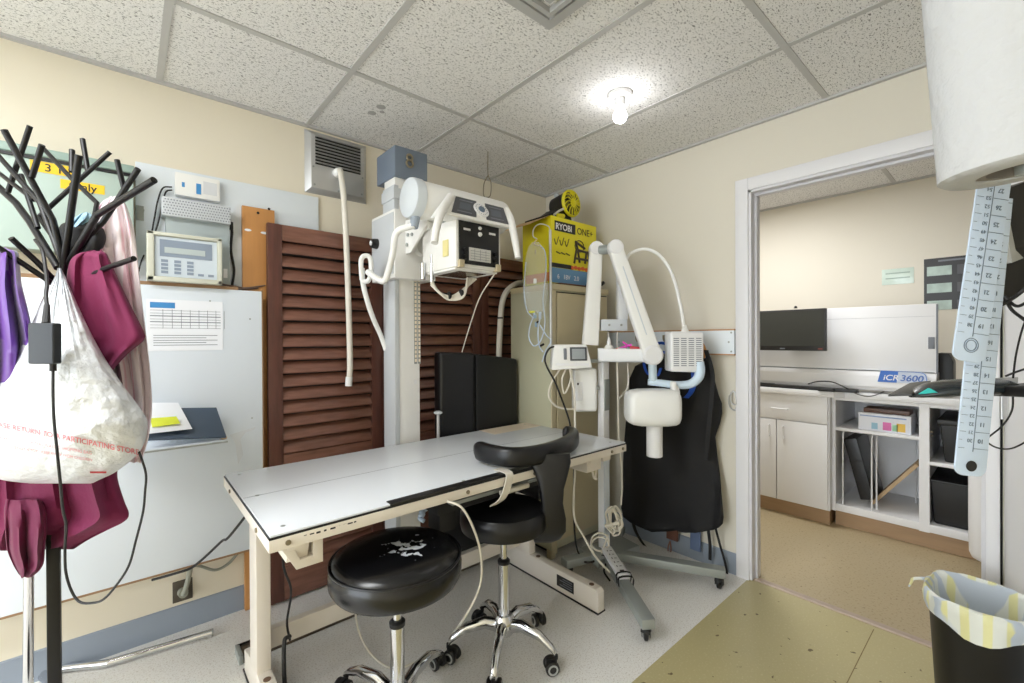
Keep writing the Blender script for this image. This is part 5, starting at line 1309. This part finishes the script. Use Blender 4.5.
# ================================================================== BACK ROOM
FX = 1.05; CZ = .90
t = thing('base_cabinet', (1.3, -1.0, 0), 'white base cabinet with a drawer over two doors, seen through the doorway', 'cabinet')
yr = hx(828, 470, FX).y
ymid = hx(776.5, 460, FX).y
ye = -1.56
MB().box(FX+.018, BRX-.006, ye, -.45, .105, CZ-.04).build('carcass', M_white, t)
zd = hx(778, 418, FX).z
y2 = -.72
for (a, c, nm) in ((yr, ymid, 0), (ymid, y2, 1)):
    d_ = MB().box(FX, FX+.018, a+.003, c-.003, .11, zd-.012, .002).build('door', M_white, t)
    hy_ = (ymid-.045) if nm == 0 else (ymid+.045)
    MB().tube([(FX, hy_, zd-.055), (FX-.022, hy_, zd-.055), (FX-.022, hy_, zd-.135), (FX, hy_, zd-.135)], .004, 8, smooth=False).build('door_handle', M_white, d_)
d_ = MB().box(FX, FX+.018, yr+.003, y2, zd-.006, CZ-.042, .002).build('drawer', M_white, t)
yd = hx(780, 401, FX).y
MB().tube([(FX, yd+.05, zd+.07), (FX-.02, yd+.05, zd+.07), (FX-.02, yd-.05, zd+.07), (FX, yd-.05, zd+.07)], .0045, 8, smooth=False).build('drawer_handle', M_white, d_)
MB().box(FX+.06, BRX-.01, ye+.012, -.45, 0, .105).build('toe_kick', M_toe, t)
# recessed open shelving
SX = 1.12
t = thing('shelf_unit', (1.4, -2.0, 0), 'white open shelving under the counter of the back room', 'shelving')
ysl, ysm, ysr = -1.575, hx(925, 460, SX).y, -2.62
b = MB()
ydm0, ydm1 = hx(919, 460, SX).y, hx(929.5, 460, SX).y
b.bm.free()
for (ya, yb_) in ((ye-.02, ye-.002), (ydm1, ydm0), (ysr-.02, ysr)): MB().box(SX-.002, BRX-.02, ya, yb_, .102, CZ-.041).build('upright_panel', M_white, t)
zb = hx(880, 515, SX).z; zs = hx(880, 434, SX).z; zs2 = hx(960, 468, SX).z
MB().box(SX, BRX-.02, ysr, ye-.02, .105, zb+.01, .001).build('bottom_shelf', M_white, t)
MB().box(SX, BRX-.02, ydm0, ye-.02, zs-.010, zs+.010, .001).box(SX, BRX-.02, ysr, ydm1, zs2-.010, zs2+.010, .001).build('shelf', M_white, t)
MB().box(BRX-.03, BRX-.015, ysr, ye-.02, .10, CZ-.04).build('back_panel', M_white, t)
MB().box(SX, SX+.02, ysr-.02, ye-.02, CZ-.062, CZ-.041).build('front_rail', M_white, t)
MB().box(SX+.04, BRX-.02, ysr, ye-.01, 0, .105).build('toe_kick', M_toe, t)
zbt = zb+.01
# wire dividers
b = MB()
for (y, dx) in ((ye-.055, 0), (ye-.115, .28), (hx(871, 460, SX).y, 0), (hx(874.5, 460, SX).y, .04)):
    x_ = SX+.02+dx
    MB().tube([(x_, y, zbt), (x_, y, (zbt+zs)/2), (x_+.004, y, zs-.06), (x_+.03, y, zs-.012)], .0045, 8).build('wire_divider', M_white, t)
for y in (-1.93, -1.97, -2.01): MB().tube([(SX+.40, y, zbt), (SX+.40, y, zs-.012)], .003, 8, smooth=False).build('wire_divider', M_white, t)
b = MB()
for y in (ysr+.05,): b.cyl((SX+.05, ydm1-.002, zs+.02), (SX+.05, ydm1-.01, zs+.02), .004, seg=8)
b.cyl((SX+.03, ydm1-.0, hx(934, 433, SX).z), (SX+.03, ydm1-.012, hx(934, 433, SX).z), .006, seg=8)
b.build('shelf_pin', M_brass, t)
# counter
t = thing('countertop', (1.35, -1.6, CZ-.04), 'white laminate countertop running along the back room', 'countertop')
MB().prism([(FX-.02, ye-.03, CZ-.04), (FX-.02, -.45, CZ-.04), (BRX-.001, -.45, CZ-.04), (BRX-.001, -2.75, CZ-.04), (SX-.02, -2.75, CZ-.04), (SX-.02, ye-.075, CZ-.04)], Z*.038, .003).build('slab', M_white, t)
# black padded case and pine board in the bay, boxes above
c0 = hx(846, 440, SX+.05)
bl, br_, tl, tr_ = hx(863, 507, SX+.1), hx(884, 504, SX+.1), hx(845, 441, SX+.1), hx(861, 432, SX+.1)
t = thing('black_case', (SX+.15, bl.y, zbt), 'thick black padded case leaning between wire dividers under the counter', 'case')
o_ = V((SX+.05, bl.y+.005, zbt+.002)); up_ = V((0, tl.y-bl.y, tl.z-zbt)); wd_ = V((0, up_.z, -up_.y)).normalized()
wd_ = wd_ if wd_.y < 0 else -wd_
MB().obox(o_+up_*.5+wd_*.040+X*.15+Z*.03, up_*.95, wd_*.075, X*.30, .010, 3).build('body', M_leath, t)
MB().obox(o_+up_*.62+wd_*.04+X*.0+Z*.03, up_*.02, wd_*.07, X*.006).build('strap', M_blackm, t)
p0, p1 = hx(872, 509, SX+.12), hx(917, 465, SX+.12)
d_ = (p1-p0); nn2 = V((0, -d_.z, d_.y)).normalized()
p0.z = max(p0.z, zbt+.016)
single(MB().obox((p0+p1)/2+X*.12, (p1-p0), nn2*.020, X*.24, .001), 'pine_board', M_pine, 'plain pine board leaning diagonally in the shelf bay under the counter', 'board')
q0, q1 = hx(858.5, 428, SX+.03), hx(911, 432, SX+.03)
zt_ = hx(858.5, 412, SX+.03).z
t = thing('glove_box', (SX+.1, (q0.y+q1.y)/2, zs+.010), 'white box with coloured squares on the shelf under the counter', 'box')
MB().box(SX+.03, SX+.22, q1.y, q0.y, zs+.011, zt_, .002).build('carton', mat('carton white', (226, 228, 236), .45), t)
w = q0.y-q1.y
for (f, wd, cc, nm) in ((.36, .16, (214, 110, 170), 'pink_square'), (.10, .16, (226, 186, 80), 'amber_square'), (.62, .12, (150, 190, 210), 'blue_square'), (.24, .10, (150, 200, 160), 'green_square')):
    MB().box(SX+.0292, SX+.03, q1.y+w*f, q1.y+w*(f+wd), zs+.022, zs+.022+(.05 if wd > .13 else .04)).build(nm, mat(nm, cc, .5), t)
MB().box(SX+.0292, SX+.03, q1.y+w*.08, q1.y+w*.97, zt_-.022, zt_-.014).build('blue_stripe', mat('pale blue print', (140, 160, 200), .5), t)
single(MB().box(SX+.06, SX+.2, q1.y+.01, q0.y-.02, zt_+.001, zt_+.028, .004), 'brown_tray', mat('tray brown', (92, 62, 48), .4, var=.2), 'dark brown tray stacked on the white box under the counter', 'tray')
# black tote boxes
def tote(name, label, y0, y1, z0, z1, lid, x0):
    t = thing(name, (x0+.15, (y0+y1)/2, z0), label, 'storage box', 'black tote boxes under the counter')
    x1 = BRX-.06; s = .018
    MB().hexa([(x0+s, y0+s, z0), (x1-s, y0+s, z0), (x1-s, y1-s, z0), (x0+s, y1-s, z0), (x0, y0, z1), (x1, y0, z1), (x1, y1, z1), (x0, y1, z1)], .012, 3).build('body', M_black, t)
    MB().box(x0-.012, x1+.005, y0-.012, y1+.012, z1-.004, z1+lid, .008).build('lid', M_black if lid < .03 else M_black, t)
    MB().box(x0-.008, x0+.002, (y0+y1)/2-.05, (y0+y1)/2+.05, z1-.05, z1-.006, .003).build('latch', M_blackm, t)
q0, q1 = hx(940, 470, SX+.04), hx(985, 480, SX+.04)
tote('tote_box', 'black lidded plastic box on the upper shelf behind the hanging ruler', -2.60, q0.y, zs2+.011, hx(940, 424, SX+.04).z, .028, SX+.03)
q0 = hx(930, 500, SX+.04)
tote('tote_box', 'black plastic box on the lower shelf behind the white bin', -2.60, q0.y-.0, zbt+.001, hx(940, 482, SX+.04).z, .012, SX+.03)
# white curved bin beside the shelving, in the back room
wb = hz(980, 566, 0)
t = thing('white_bin', (wb.x+.05, wb.y-.12, 0), 'tall white rounded waste bin in front of the lower shelf', 'bin')
c_ = V((1.0, -2.345, 0))
rows = []
for (z, k) in ((.075, .80), (.085, .92), (.11, .98), (.25, 1), (.50, 1.0), (.53, 1.0)):
    rows.append([c_+V((.105*k*math.copysign(abs(math.cos(a))**.6, math.cos(a)), .145*k*math.copysign(abs(math.sin(a))**.6, math.sin(a)), z)) for a in [2*PI*j/36 for j in range(36)]])
MB().rings(rows).build('body', M_white, t, ang=50)
MB().rings([[c_+V((.108*k*math.copysign(abs(math.cos(a))**.6, math.cos(a)), .149*k*math.copysign(abs(math.sin(a))**.6, math.sin(a)), z)) for a in [2*PI*j/36 for j in range(36)]] for (z, k) in ((.528, .98), (.545, 1.0), (.555, .9))])  .build('lid', M_white, t)
MB().lathe([(.0, 0), (.07, 0), (.07, .08), (.0, .08)], c_, Z, 24).build('foot', M_grey, t)

# film reader on the counter
MX = 1.16
a, bq = hx(757, 305, MX), hx(937, 304, MX)
t = thing('film_reader', (1.35, -1.5, CZ), 'large white film reader machine with blue logo on the back counter', 'reader machine')
my1, my0 = -.60, bq.y; mz1 = hx(880, 306, MX).z; mzm = hx(880, 371, MX).z
MB().box(MX, MX+.07, my0, my1, mzm, mz1, .006).build('upper_body', M_white, t)
rows = []
zl = CZ+.012
prof = [(MX+.10, zl), (MX-.0, zl), (MX-.035, zl+.008), (MX-.045, zl+.03), (MX-.04, mzm-.03), (MX-.02, mzm-.004), (MX+.10, mzm-.001)]
MB().prism([(x_, my0-.0, z_) for (x_, z_) in prof], Y*(my1-my0), .002).build('lower_body', M_white, t)
MB().box(MX-.002, MX+.01, my0-.004, my0+.004, zl+.05, mz1-.005).build('end_seam', M_inkg, t)
q = hx(932, 343, MX); MB().box(MX-.004, MX, q.y-.012, q.y+.016, q.z-.035, q.z+.035, .001).build('side_grip', M_inkg, t)
for z in (mzm+.002,): MB().box(MX-.001, MX+.002, my0+.01, my1, z-.0015, z+.0015).build('front_seam', M_inkg, t)
q = hx(770+70, 319, MX); MB().box(MX-.001, MX+.001, my0+.01, my1, q.z-.001, q.z+.001).build('top_seam', mat('seam pale', (190, 192, 196), .5), t)
# logo badge
lx = MX-.0435
l0, l1 = hx(880, 380, lx), hx(928, 380, lx); lz0, lz1 = hx(880, 381.5, lx).z-.002, hx(880, 370.5, lx).z
badge = MB().prism([(lx-.002, l0.y+.012, lz0), (lx-.002, l0.y-.004, lz1), (lx-.002, l1.y+.03, lz1), (lx-.002, l1.y+.008, lz1-.010), (lx-.002, l1.y, lz0+.012), (lx-.002, l1.y+.002, lz0)], X*.002).build('logo_badge', mat('badge pale', (196, 206, 224), .4), t)
wd = l0.y-l1.y
MB().prism([(lx-.0026, l0.y+.012, lz0), (lx-.0026, l0.y-.004, lz1), (lx-.0026, l0.y-wd*.40, lz1), (lx-.0026, l0.y-wd*.36, lz0)], X*.0006).build('logo_blue', M_iblue, badge)
MB().strap([(lx-.003, l0.y-wd*.40, lz1-.002), (lx-.003, l1.y+.045, lz1-.003), (lx-.003, l1.y+.012, lz1-.016), (lx-.003, l1.y+.004, lz0+.008)], X, .002, .003).build('logo_outline', M_iblue, badge)
MB().text('iCR', .048, (lx-.003, l0.y-.014, lz0+.014), -Y, Z+Y*-.2, 'LEFT', .012).build('logo_letters', M_white, badge)
MB().text('3600', .052, (lx-.003, l0.y-wd*.43, lz0+.013), -Y, Z+Y*-.2, 'LEFT', .02).build('logo_digits', mat('logo mid blue', (70, 106, 180), .4), badge)
# monitor in front of it
t = thing('desk_monitor', (MX-.1, -1.2, 1.15), 'dark flat monitor fixed in front of the white film reader', 'monitor')
xm = 1.02
m0, m1 = hx(826, 308, xm), hx(823, 351, xm)
MB().box(xm, xm+.03, m0.y, -.85, m1.z, m0.z, .004).build('housing', M_black, t)
MB().box(xm-.001, xm, m0.y+.012, -.862, m1.z+.030, m0.z-.012).build('screen', M_scr, t)
MB().box(xm-.0012, xm, hx(780, 348, xm).y-.03, hx(780, 348, xm).y, m1.z+.010, m1.z+.018).build('maker_mark', M_inkg, t)
MB().box(xm-.0012, xm, m0.y+.02, m0.y+.045, m1.z+.010, m1.z+.018).build('red_sticker', mat('dull red', (130, 60, 50), .5), t)
q = hx(795, 308, xm); MB().sphere(q+X*.012+Z*.006, .009, seg=12, rings=8).box(q.x+.004, q.x+.02, q.y-.01, q.y+.01, q.z-.002, q.z+.002).build('camera_nub', M_black, t)
MB().box(xm+.03, MX+.02, m0.y+.14, m0.y+.26, m1.z+.09, m1.z+.19, .004).build('wall_mount', M_black, t)
# keyboard and cables on the counter
y_ = hz(757, 384, CZ).y
b = MB().box(1.0+.045, 1.10, hx(858, 388, 1.07).y, -.72, CZ, CZ+.020, .004)
t = single(b, 'keyboard', M_black, 'long black keyboard on the counter below the white film reader', 'keyboard')
b = MB()
random.seed(2)
for k in range(60): b.box(1.05+(k % 3)*.016, 1.062+(k % 3)*.016, -.75-.024*(k//3)-.019, -.75-.024*(k//3), CZ+.02, CZ+.024)
b.build('keys', M_blackm, t, ang=30)
b = MB().tube([hx(808, 384, 1.06), hx(818, 381.5, 1.06), hx(832, 382, 1.05), hx(842, 386, 1.04), hx(850, 390, 1.055)], .004, 8).tube([hz(846, 389, CZ+.005), hz(860, 395, CZ+.004), hz(872, 396, CZ+.004), hz(885, 391, CZ+.004)], .003, 8)
b.obox(hz(826, 389.5, CZ+.012), (.05, 0, 0), (0, .09, 0), (0, 0, .022), .008)
single(b, 'counter_cables', M_cordk, 'black cable with mouse lying on the counter by the keyboard', 'cable')
# dark speaker-like box right of the reader
q0, q1 = hx(938, 354, 1.35), hx(953, 378, 1.35)
single(MB().prism([(1.3, hx(938, 380, 1.3).y, CZ), (1.3, hx(938, 380, 1.3).y, hx(938, 353, 1.3).z), (1.3, hx(949, 353, 1.3).y, hx(949, 353.5, 1.3).z), (1.3, hx(953.5, 362, 1.3).y, hx(953, 362, 1.3).z), (1.3, hx(953.5, 380, 1.3).y, CZ)], X*.15, .004), 'dark_box', M_black, 'dark box standing on the counter right of the film reader', 'box')
# poster and laminated sign on the far wall
a0, a1, a2 = hx(924, 261, BRX), hx(972, 256, BRX), hx(972, 312, BRX)
pz0, pz1, py1, py0 = hx(930, 310, BRX).z, a0.z+.01, a0.y, a0.y-.40
t = thing('wall_poster', (BRX, (py0+py1)/2, pz0), 'black poster with three rows of pale pictures on the far wall', 'poster')
MB().box(BRX-.004, BRX, py0, py1, pz0, pz1).build('sheet', mat('poster black', (44, 44, 46), .4), t)
MB().box(BRX-.0046, BRX-.004, py0+.1, py1-.07, pz1-.026, pz1-.014).build('heading', M_inkg, t)
for k in range(3):
    z = pz1-.055-k*.115
    MB().box(BRX-.0048, BRX-.004, py1-.135, py1-.015, z-.062, z).build('picture', mat('picture pale', (176, 194, 186), .4, var=.35, vscale=22), t)
    MB().box(BRX-.0048, BRX-.004, py1-.27, py1-.16, z-.062, z).build('caption_block', mat('caption grey', (84, 84, 88), .5), t)
    MB().box(BRX-.0048, BRX-.004, py1-.39, py1-.29, z-.062, z).build('picture', MATS['picture pale'], t)
q0, q1 = hx(882, 270, BRX), hx(914, 283, BRX)
t = thing('laminated_sign', (BRX, q0.y, q1.z), 'small shiny pale green laminated strip taped on the far wall', 'sign')
MB().box(BRX-.003, BRX-.001, q1.y, q0.y, q1.z, q0.z, .0005).build('strip', M_mint, t)
b = MB()
for k in range(2): b.box(BRX-.0035, BRX-.003, q1.y+.02, q0.y-.02, q1.z+.04+k*.035, q1.z+.048+k*.035)
b.build('print_line', mat('print grey green', (150, 170, 160), .4), t)

# ================================================================== NEAR RIGHT: towel roll, rulers, wall workstation
# paper roll
rc = hd(1027, 170, .47); ax = V((-.012, .06, 1)).normalized()
ax = (Z - CR*.085).normalized()
t = thing('towel_roll', rc, 'big white paper roll hanging at the upper right corner', 'paper roll')
MB().lathe([(.038, .0), (.064, .0), (.069, .004), (.069, .276), (.064, .28), (.038, .28)], rc, ax, 64, loop=True).build('paper', M_toweltex, t, ang=50)
MB().lathe([(.030, .002), (.0378, .002), (.0378, .278), (.030, .278)], rc, ax, 40, loop=True).build('core', M_corek, t)
b = MB().cyl(rc-ax*.004, rc+ax*.30, .009, seg=18)
b.tube([rc+ax*.30, rc+ax*.31-Y*.03, V((rc.x, rc.y-.2, rc.z+.31)), V((rc.x, YC+.001, rc.z+.31))], .009, 10).build('holder_rod', M_steelg, t)
# transparent rulers
def ruler(name, label, tl, tr, bl_, br2, d, n0, hole, hookd):
    a, b_, c_, e_ = hd(*tl, d), hd(*tr, d), hd(*bl_, d), hd(*br2, d)
    mid0, mid1 = (a+b_)/2, (c_+e_)/2
    dn = (mid1-mid0).normalized(); w = ((b_-a).length+(e_-c_).length)/4
    rt = (CR-dn*CR.dot(dn)).normalized(); nf = dn.cross(rt).normalized()
    if nf.dot(CF) > 0: nf = -nf
    L_ = (mid1-mid0).length; r_ = w*.55
    pts = []
    for (sx_, sy_, a0) in ((1, L_-r_, 0),): pass
    pl = [mid0-rt*w, mid0+rt*w]
    for k in range(7): aa = PI/2*k/6; pl.append(mid1-dn*r_+rt*(w-r_)+rt*r_*math.cos(aa)+dn*r_*math.sin(aa))
    for k in range(7): aa = PI/2+PI/2*k/6; pl.append(mid1-dn*r_-rt*(w-r_)+rt*r_*math.cos(aa)+dn*r_*math.sin(aa))
    t = thing(name, mid1, label, 'ruler')
    MB().prism(pl, -nf*.0022, .0004).build('blade', M_clearw, t, ang=50)
    b = MB(); P_ = lambda x_, y_: mid1-dn*y_+rt*x_+nf*.0004
    def rect(x0, x1, y0, y1): b.prism([P_(x0, y0), P_(x1, y0), P_(x1, y1), P_(x0, y1)], nf*.0003)
    y_ = .038; k = 0
    rect(-.0004, .0004, .034, L_-.004)
    while y_ < L_-.005:
        rect(-w*.95, -w*(.55 if k % 2 == 0 else .75), y_, y_+.0006)
        if k % 2 == 0: rect(w*.05, w*.95, y_, y_+.0007)
        y_ += .0115; k += 1
    b.build('tick_mark', mat('tick ink', (104, 116, 130), .5), t)
    tb = MB(); y_ = .043; k = n0
    while y_ < L_-.01:
        tb.text(str(k), .0072, P_(-w*.10, y_+.0085), -rt, dn, 'LEFT', .0, dep=.0003)
        if (k-n0) % 2 == 0: tb.text(str(max(1, k//2)), .0082, P_(w*.62, y_+.009), -rt, dn, 'LEFT', .015, dep=.0003)
        y_ += .0115; k += 1
    tb.build('numeral', MATS['tick ink'], t)
    if hole: MB().lathe([(.0, 0), (.0075, 0), (.0075, .0005), (.0, .0005)], P_(0, .014), nf, 20).build('hanging_hole', M_ink, t)
    else:
        g = MB()
        for rr in (.007, .0095): g.tube([P_(0, .022)+rt*rr*math.cos(2*PI*k/20)+dn*rr*math.sin(2*PI*k/20) for k in range(21)], .0005, 6, smooth=False)
        g.build('round_mark', MATS['tick ink'], t)
    return mid0
ruler('tape_ruler', 'long translucent ruler hanging lowest, its hole end in front of the shelves', (982, 196), (1013, 198), (954, 475), (986, 477), .615, 20, True, .6)
ruler('wide_ruler', 'shorter translucent ruler hanging in front of the longer one', (979, 178), (1012, 178), (952, 361), (985, 362), .595, 38, False, .6)
q = hd(1001, 176, .605)
b = MB().tube([V((q.x, YC+.001, q.z+.02)), q+V((0, -.06, .02)), q+V((0, .02, .012)), q+V((0, .025, .022))], .003, 8)
single(b, 'wall_peg', M_steel, 'steel peg behind the paper roll holding the two rulers', 'peg')
# workstation: tilted monitor edge, keyboard tray
t = thing('wall_monitor', hd(1010, 250, .95), 'black monitor seen edge-on behind the rulers at the right border', 'monitor')
A0, B0 = hd(1003, 186, .86), hd(976, 300, .90)
up = (A0-B0).normalized(); bk = V((.25, -1, .25)); bk = (bk-up*bk.dot(up)).normalized(); dp_ = up.cross(bk).normalized()
Cc = hd(1020, 250, .94)
MB().prism([hd(*q_, .90) for q_ in ((1014, 200), (985.5, 298), (986, 307), (992, 312), (1012, 297), (1045, 283), (1050, 190))], CF*.025, .004).build('housing', M_black, t)
e0 = [hd(1005, 194, .84), hd(1030, 184, .80), hd(1036, 242, .80), hd(1013, 262, .84), hd(1000, 208, .84)]
MB().prism([hd(1004, 190, .84), hd(1034, 178, .84), hd(1036, 236, .84), hd(1016, 250, .84)], CF*.05, .003).build('screen_bezel', M_black, t)
MB().prism([hd(1001, 196, .838), hd(1004, 190, .838), hd(1016, 250, .838), hd(1024, 258, .838), hd(1012, 263, .838)], CF*.02, .001).build('grey_edge', mat('edge grey', (150, 150, 146), .4), t)
MB().obox(hd(983, 307, .895), CR*.022, CF*.02, CU*.018, .003).build('corner_cap', mat('corner beige', (170, 160, 146), .5), t)
b = MB().tube([Cc+CR*.03, Cc+CR*.06+V((.02, -.05, 0)), V((Cc.x+.08, YC, Cc.z-.02))], .018, 12); b.build('wall_arm', M_steelg, t)
t = thing('keyboard_tray', hd(990, 385, .98), 'black wall-mounted keyboard tray with teal tip at the right border', 'keyboard tray')
k = lambda px, py, d: hd(px, py, d)
# tongue plate, low body, tail
b = MB().hexa([k(888, 396.5, 1.02), k(912, 396, .98), k(931, 382, 1.10), k(910, 384, 1.14), k(888, 394.5, 1.02), k(912, 394, .98), k(931, 380.5, 1.10), k(910, 382.5, 1.14)], .0015); b.build('tongue', mat('tray dark', (52, 52, 52), .45), t)
rows = []
for (px, yt, yb, d, hd2) in ((911, 395, 397.5, .99, .006), (918, 392, 397.5, .99, .018), (928, 386, 397, .985, .035), (940, 382.5, 396, .98, .045), (955, 380, 395.5, .975, .05), (975, 379, 395, .97, .05), (995, 378.5, 394.5, .965, .05)):
    c_ = hd(px, (yt+yb)/2, d); h2 = (yb-yt)/2/FPX*d
    rows.append([c_+CF*(hd2*math.cos(a))+CU*(h2*math.copysign(abs(math.sin(a))**.7, math.sin(a))) for a in [2*PI*j/20 for j in range(20)]])
body = MB().rings(rows).build('body', mat('tray glossy', (36, 42, 46), .25), t, ang=50)
MB().prism([k(918, 394, .955), k(936, 392.3, .912), k(928, 388, .925)], -CF*.004).build('teal_tip', M_teal, t)
b = MB().hexa([k(990, 396, .98), k(1040, 398, .80), k(1045, 394, .92), k(1000, 392, 1.06), k(990, 388, .98), k(1040, 384, .80), k(1045, 382, .92), k(1000, 384, 1.06)], .002); b.build('tail', M_black, t)
b = MB().hexa([k(985, 388, .99), k(1018, 386, .93), k(1018, 379, 1.0), k(985, 380, 1.05), k(985, 386, .99), k(1018, 384, .93), k(1018, 377, 1.0), k(985, 378, 1.05)], .001); b.build('grey_plate', mat('plate grey', (150, 152, 152), .4), t)
e_ = hd(1043, 390, .85); b = MB().tube([e_, e_+V((.02, -.1, 0)), V((e_.x+.03, YC, e_.z))], .014, 12); b.build('wall_arm', M_steelg, t)
b = MB().tube([k(1006, 300, .9), k(1012, 310, .9), k(1022, 318, .88), k(1030, 324, .86)], .003, 8).tube([k(1000, 306, .9), k(1010, 300, .88), k(1020, 293, .86), k(1034, 280, .85)], .0035, 8).tube([k(1004, 296, .9), k(1016, 306, .88), k(1028, 302, .86)], .003, 8)
b.tube([k(1030, 310, .86), k(1022, 330, .9), k(1016, 355, .93), k(1013, 378, .95)], .0017, 8).tube([k(1013, 392, .95), k(1012, 410, .95), k(1003, 425, .96), k(990, 436, .98), k(983, 442, .98)], .0017, 8).tube([k(984, 440, .98), k(995, 447, .97), k(1008, 449, .95), k(1020, 445, .93), k(1034, 436, .9)], .0017, 8)
b.tube([k(1006, 376, .97), k(1016, 372, .94), k(1034, 366, .9)], .0022, 8)
single(b, 'workstation_cables', M_cordk, 'tangle of thin black cables hanging at the right border', 'cable')
b = MB().tube([k(984.5, 310, .895), k(985, 330, .9), k(985, 345, .9)], .0015, 8)
single(b, 'grey_thread', M_inkg, 'thin grey wire dropping from the monitor corner at the right', 'wire')

# ================================================================== WASTE BIN with plaid liner
bc = V((-.335, -2.296, 0)); RZ = .40
t = thing('waste_bin', bc, 'black waste bin with plaid plastic liner in front of the doorway', 'bin')
def oval(rx, ry, z, e=.75, wob=0, sd=0):
    out = []
    for j in range(48):
        a = 2*PI*j/48; ca, sa = math.cos(a), math.sin(a)
        w_ = wob*mnoise.noise(V((ca*2.2+sd, sa*2.2, sd)))
        out.append(bc+V(((rx+w_)*math.copysign(abs(ca)**e, ca), (ry+w_)*math.copysign(abs(sa)**e, sa), z+w_*.8)))
    return out
EX, EY = .135, .122
MB().rings([oval(EX*.80, EY*.80, .002), oval(EX*.82, EY*.82, .01), oval(EX*.99, EY*.99, RZ-.004), oval(EX, EY, RZ), oval(EX*.97, EY*.97, RZ), oval(EX*.79, EY*.79, .02)]).build('body', M_black, t, ang=50)
RR = [oval(EX*1.03, EY*1.03, RZ-.055, .75, .02, 1), oval(EX*1.05, EY*1.05, RZ-.04, .75, .016, 2), oval(EX*1.07, EY*1.07, RZ-.02, .75, .014, 3), oval(EX*1.06, EY*1.06, RZ+.006, .75, .012, 4), oval(EX*1.0, EY*1.0, RZ+.012, .75, .010, 5), oval(EX*.92, EY*.92, RZ-.005, .75, .012, 6), oval(EX*.84, EY*.84, RZ-.08, .75, .02, 7), oval(EX*.78, EY*.78, RZ-.16, .75, .02, 8)]
# flap drooping at the camera side
for i, r in enumerate(RR[:1]):
    for j, p in enumerate(r):
        a = 2*PI*j/48; k_ = max(0, math.cos(a-math.radians(183)))**14; p.z -= .032*k_; p.x -= .010*k_
ln = MB().rings(RR, closed_ends=False).build('liner', M_linerp, t, ang=70)
q = bc+V((EX*.2, EY*1.06, RZ+.0)); b = MB().tube([q, q+V((-.02, .03, -.005)), q+V((-.03, .035, -.015)), q+V((-.045, .04, -.028))], .006, 8, rfun=lambda k: 1-.6*k); b.build('tie_end', M_linerp, ln)
b = MB()
for (a_, z_) in ((200, -.03), (196, -.03), (190, -.028)):
    pass
b.bm.free()
# green object at the right edge on the floor
q = hd(1022, 655, .95)
single(MB().sphere(hz(1030, 668, .06), .035, (1, 1, .8)).tube([hz(1030, 668, .075), hz(1024, 660, .10), hz(1020, 662, .09)], .009, 8), 'green_toy', mat('teal green', (34, 140, 110), .4), 'teal green object at the lower right border beside the bin', 'object') if False else None

# ================================================================== LIGHT
def area(name, loc, sx_, sy_, e, rot=(0, 0, 0), col=(1, 1, 1)):
    l = bpy.data.lights.new(name, 'AREA'); l.shape = 'RECTANGLE'; l.size = sx_; l.size_y = sy_; l.energy = e; l.color = col
    o = bpy.data.objects.new(name, l); COL.objects.link(o); o.location = loc; o.rotation_euler = rot
    return o
area('unseen_fill_lamp', (-3.35, -1.2, HC-.03), 1.2, .6, 38, col=(.96, .985, 1))  # assumed lamp out of view, added to brighten floor and table
area('back_room_lamp', (.72, -1.04, HC-.03), .45, .35, 24, col=(.98, .99, 1))
w = bpy.data.worlds.new('world'); SC.world = w; w.use_nodes = True
w.node_tree.nodes['Background'].inputs['Color'].default_value = (.87, .94, 1, 1)
w.node_tree.nodes['Background'].inputs['Strength'].default_value = 6.0
vs = SC.view_settings
vs.view_transform = 'Standard'; vs.look = 'None'; vs.gamma = 1.0; vs.use_curve_mapping = False; vs.exposure = 0.10
SC.cycles.use_denoising = True
SC.cycles.max_bounces = 8
SC.cycles.diffuse_bounces = 5
SC.cycles.sample_clamp_indirect = 6
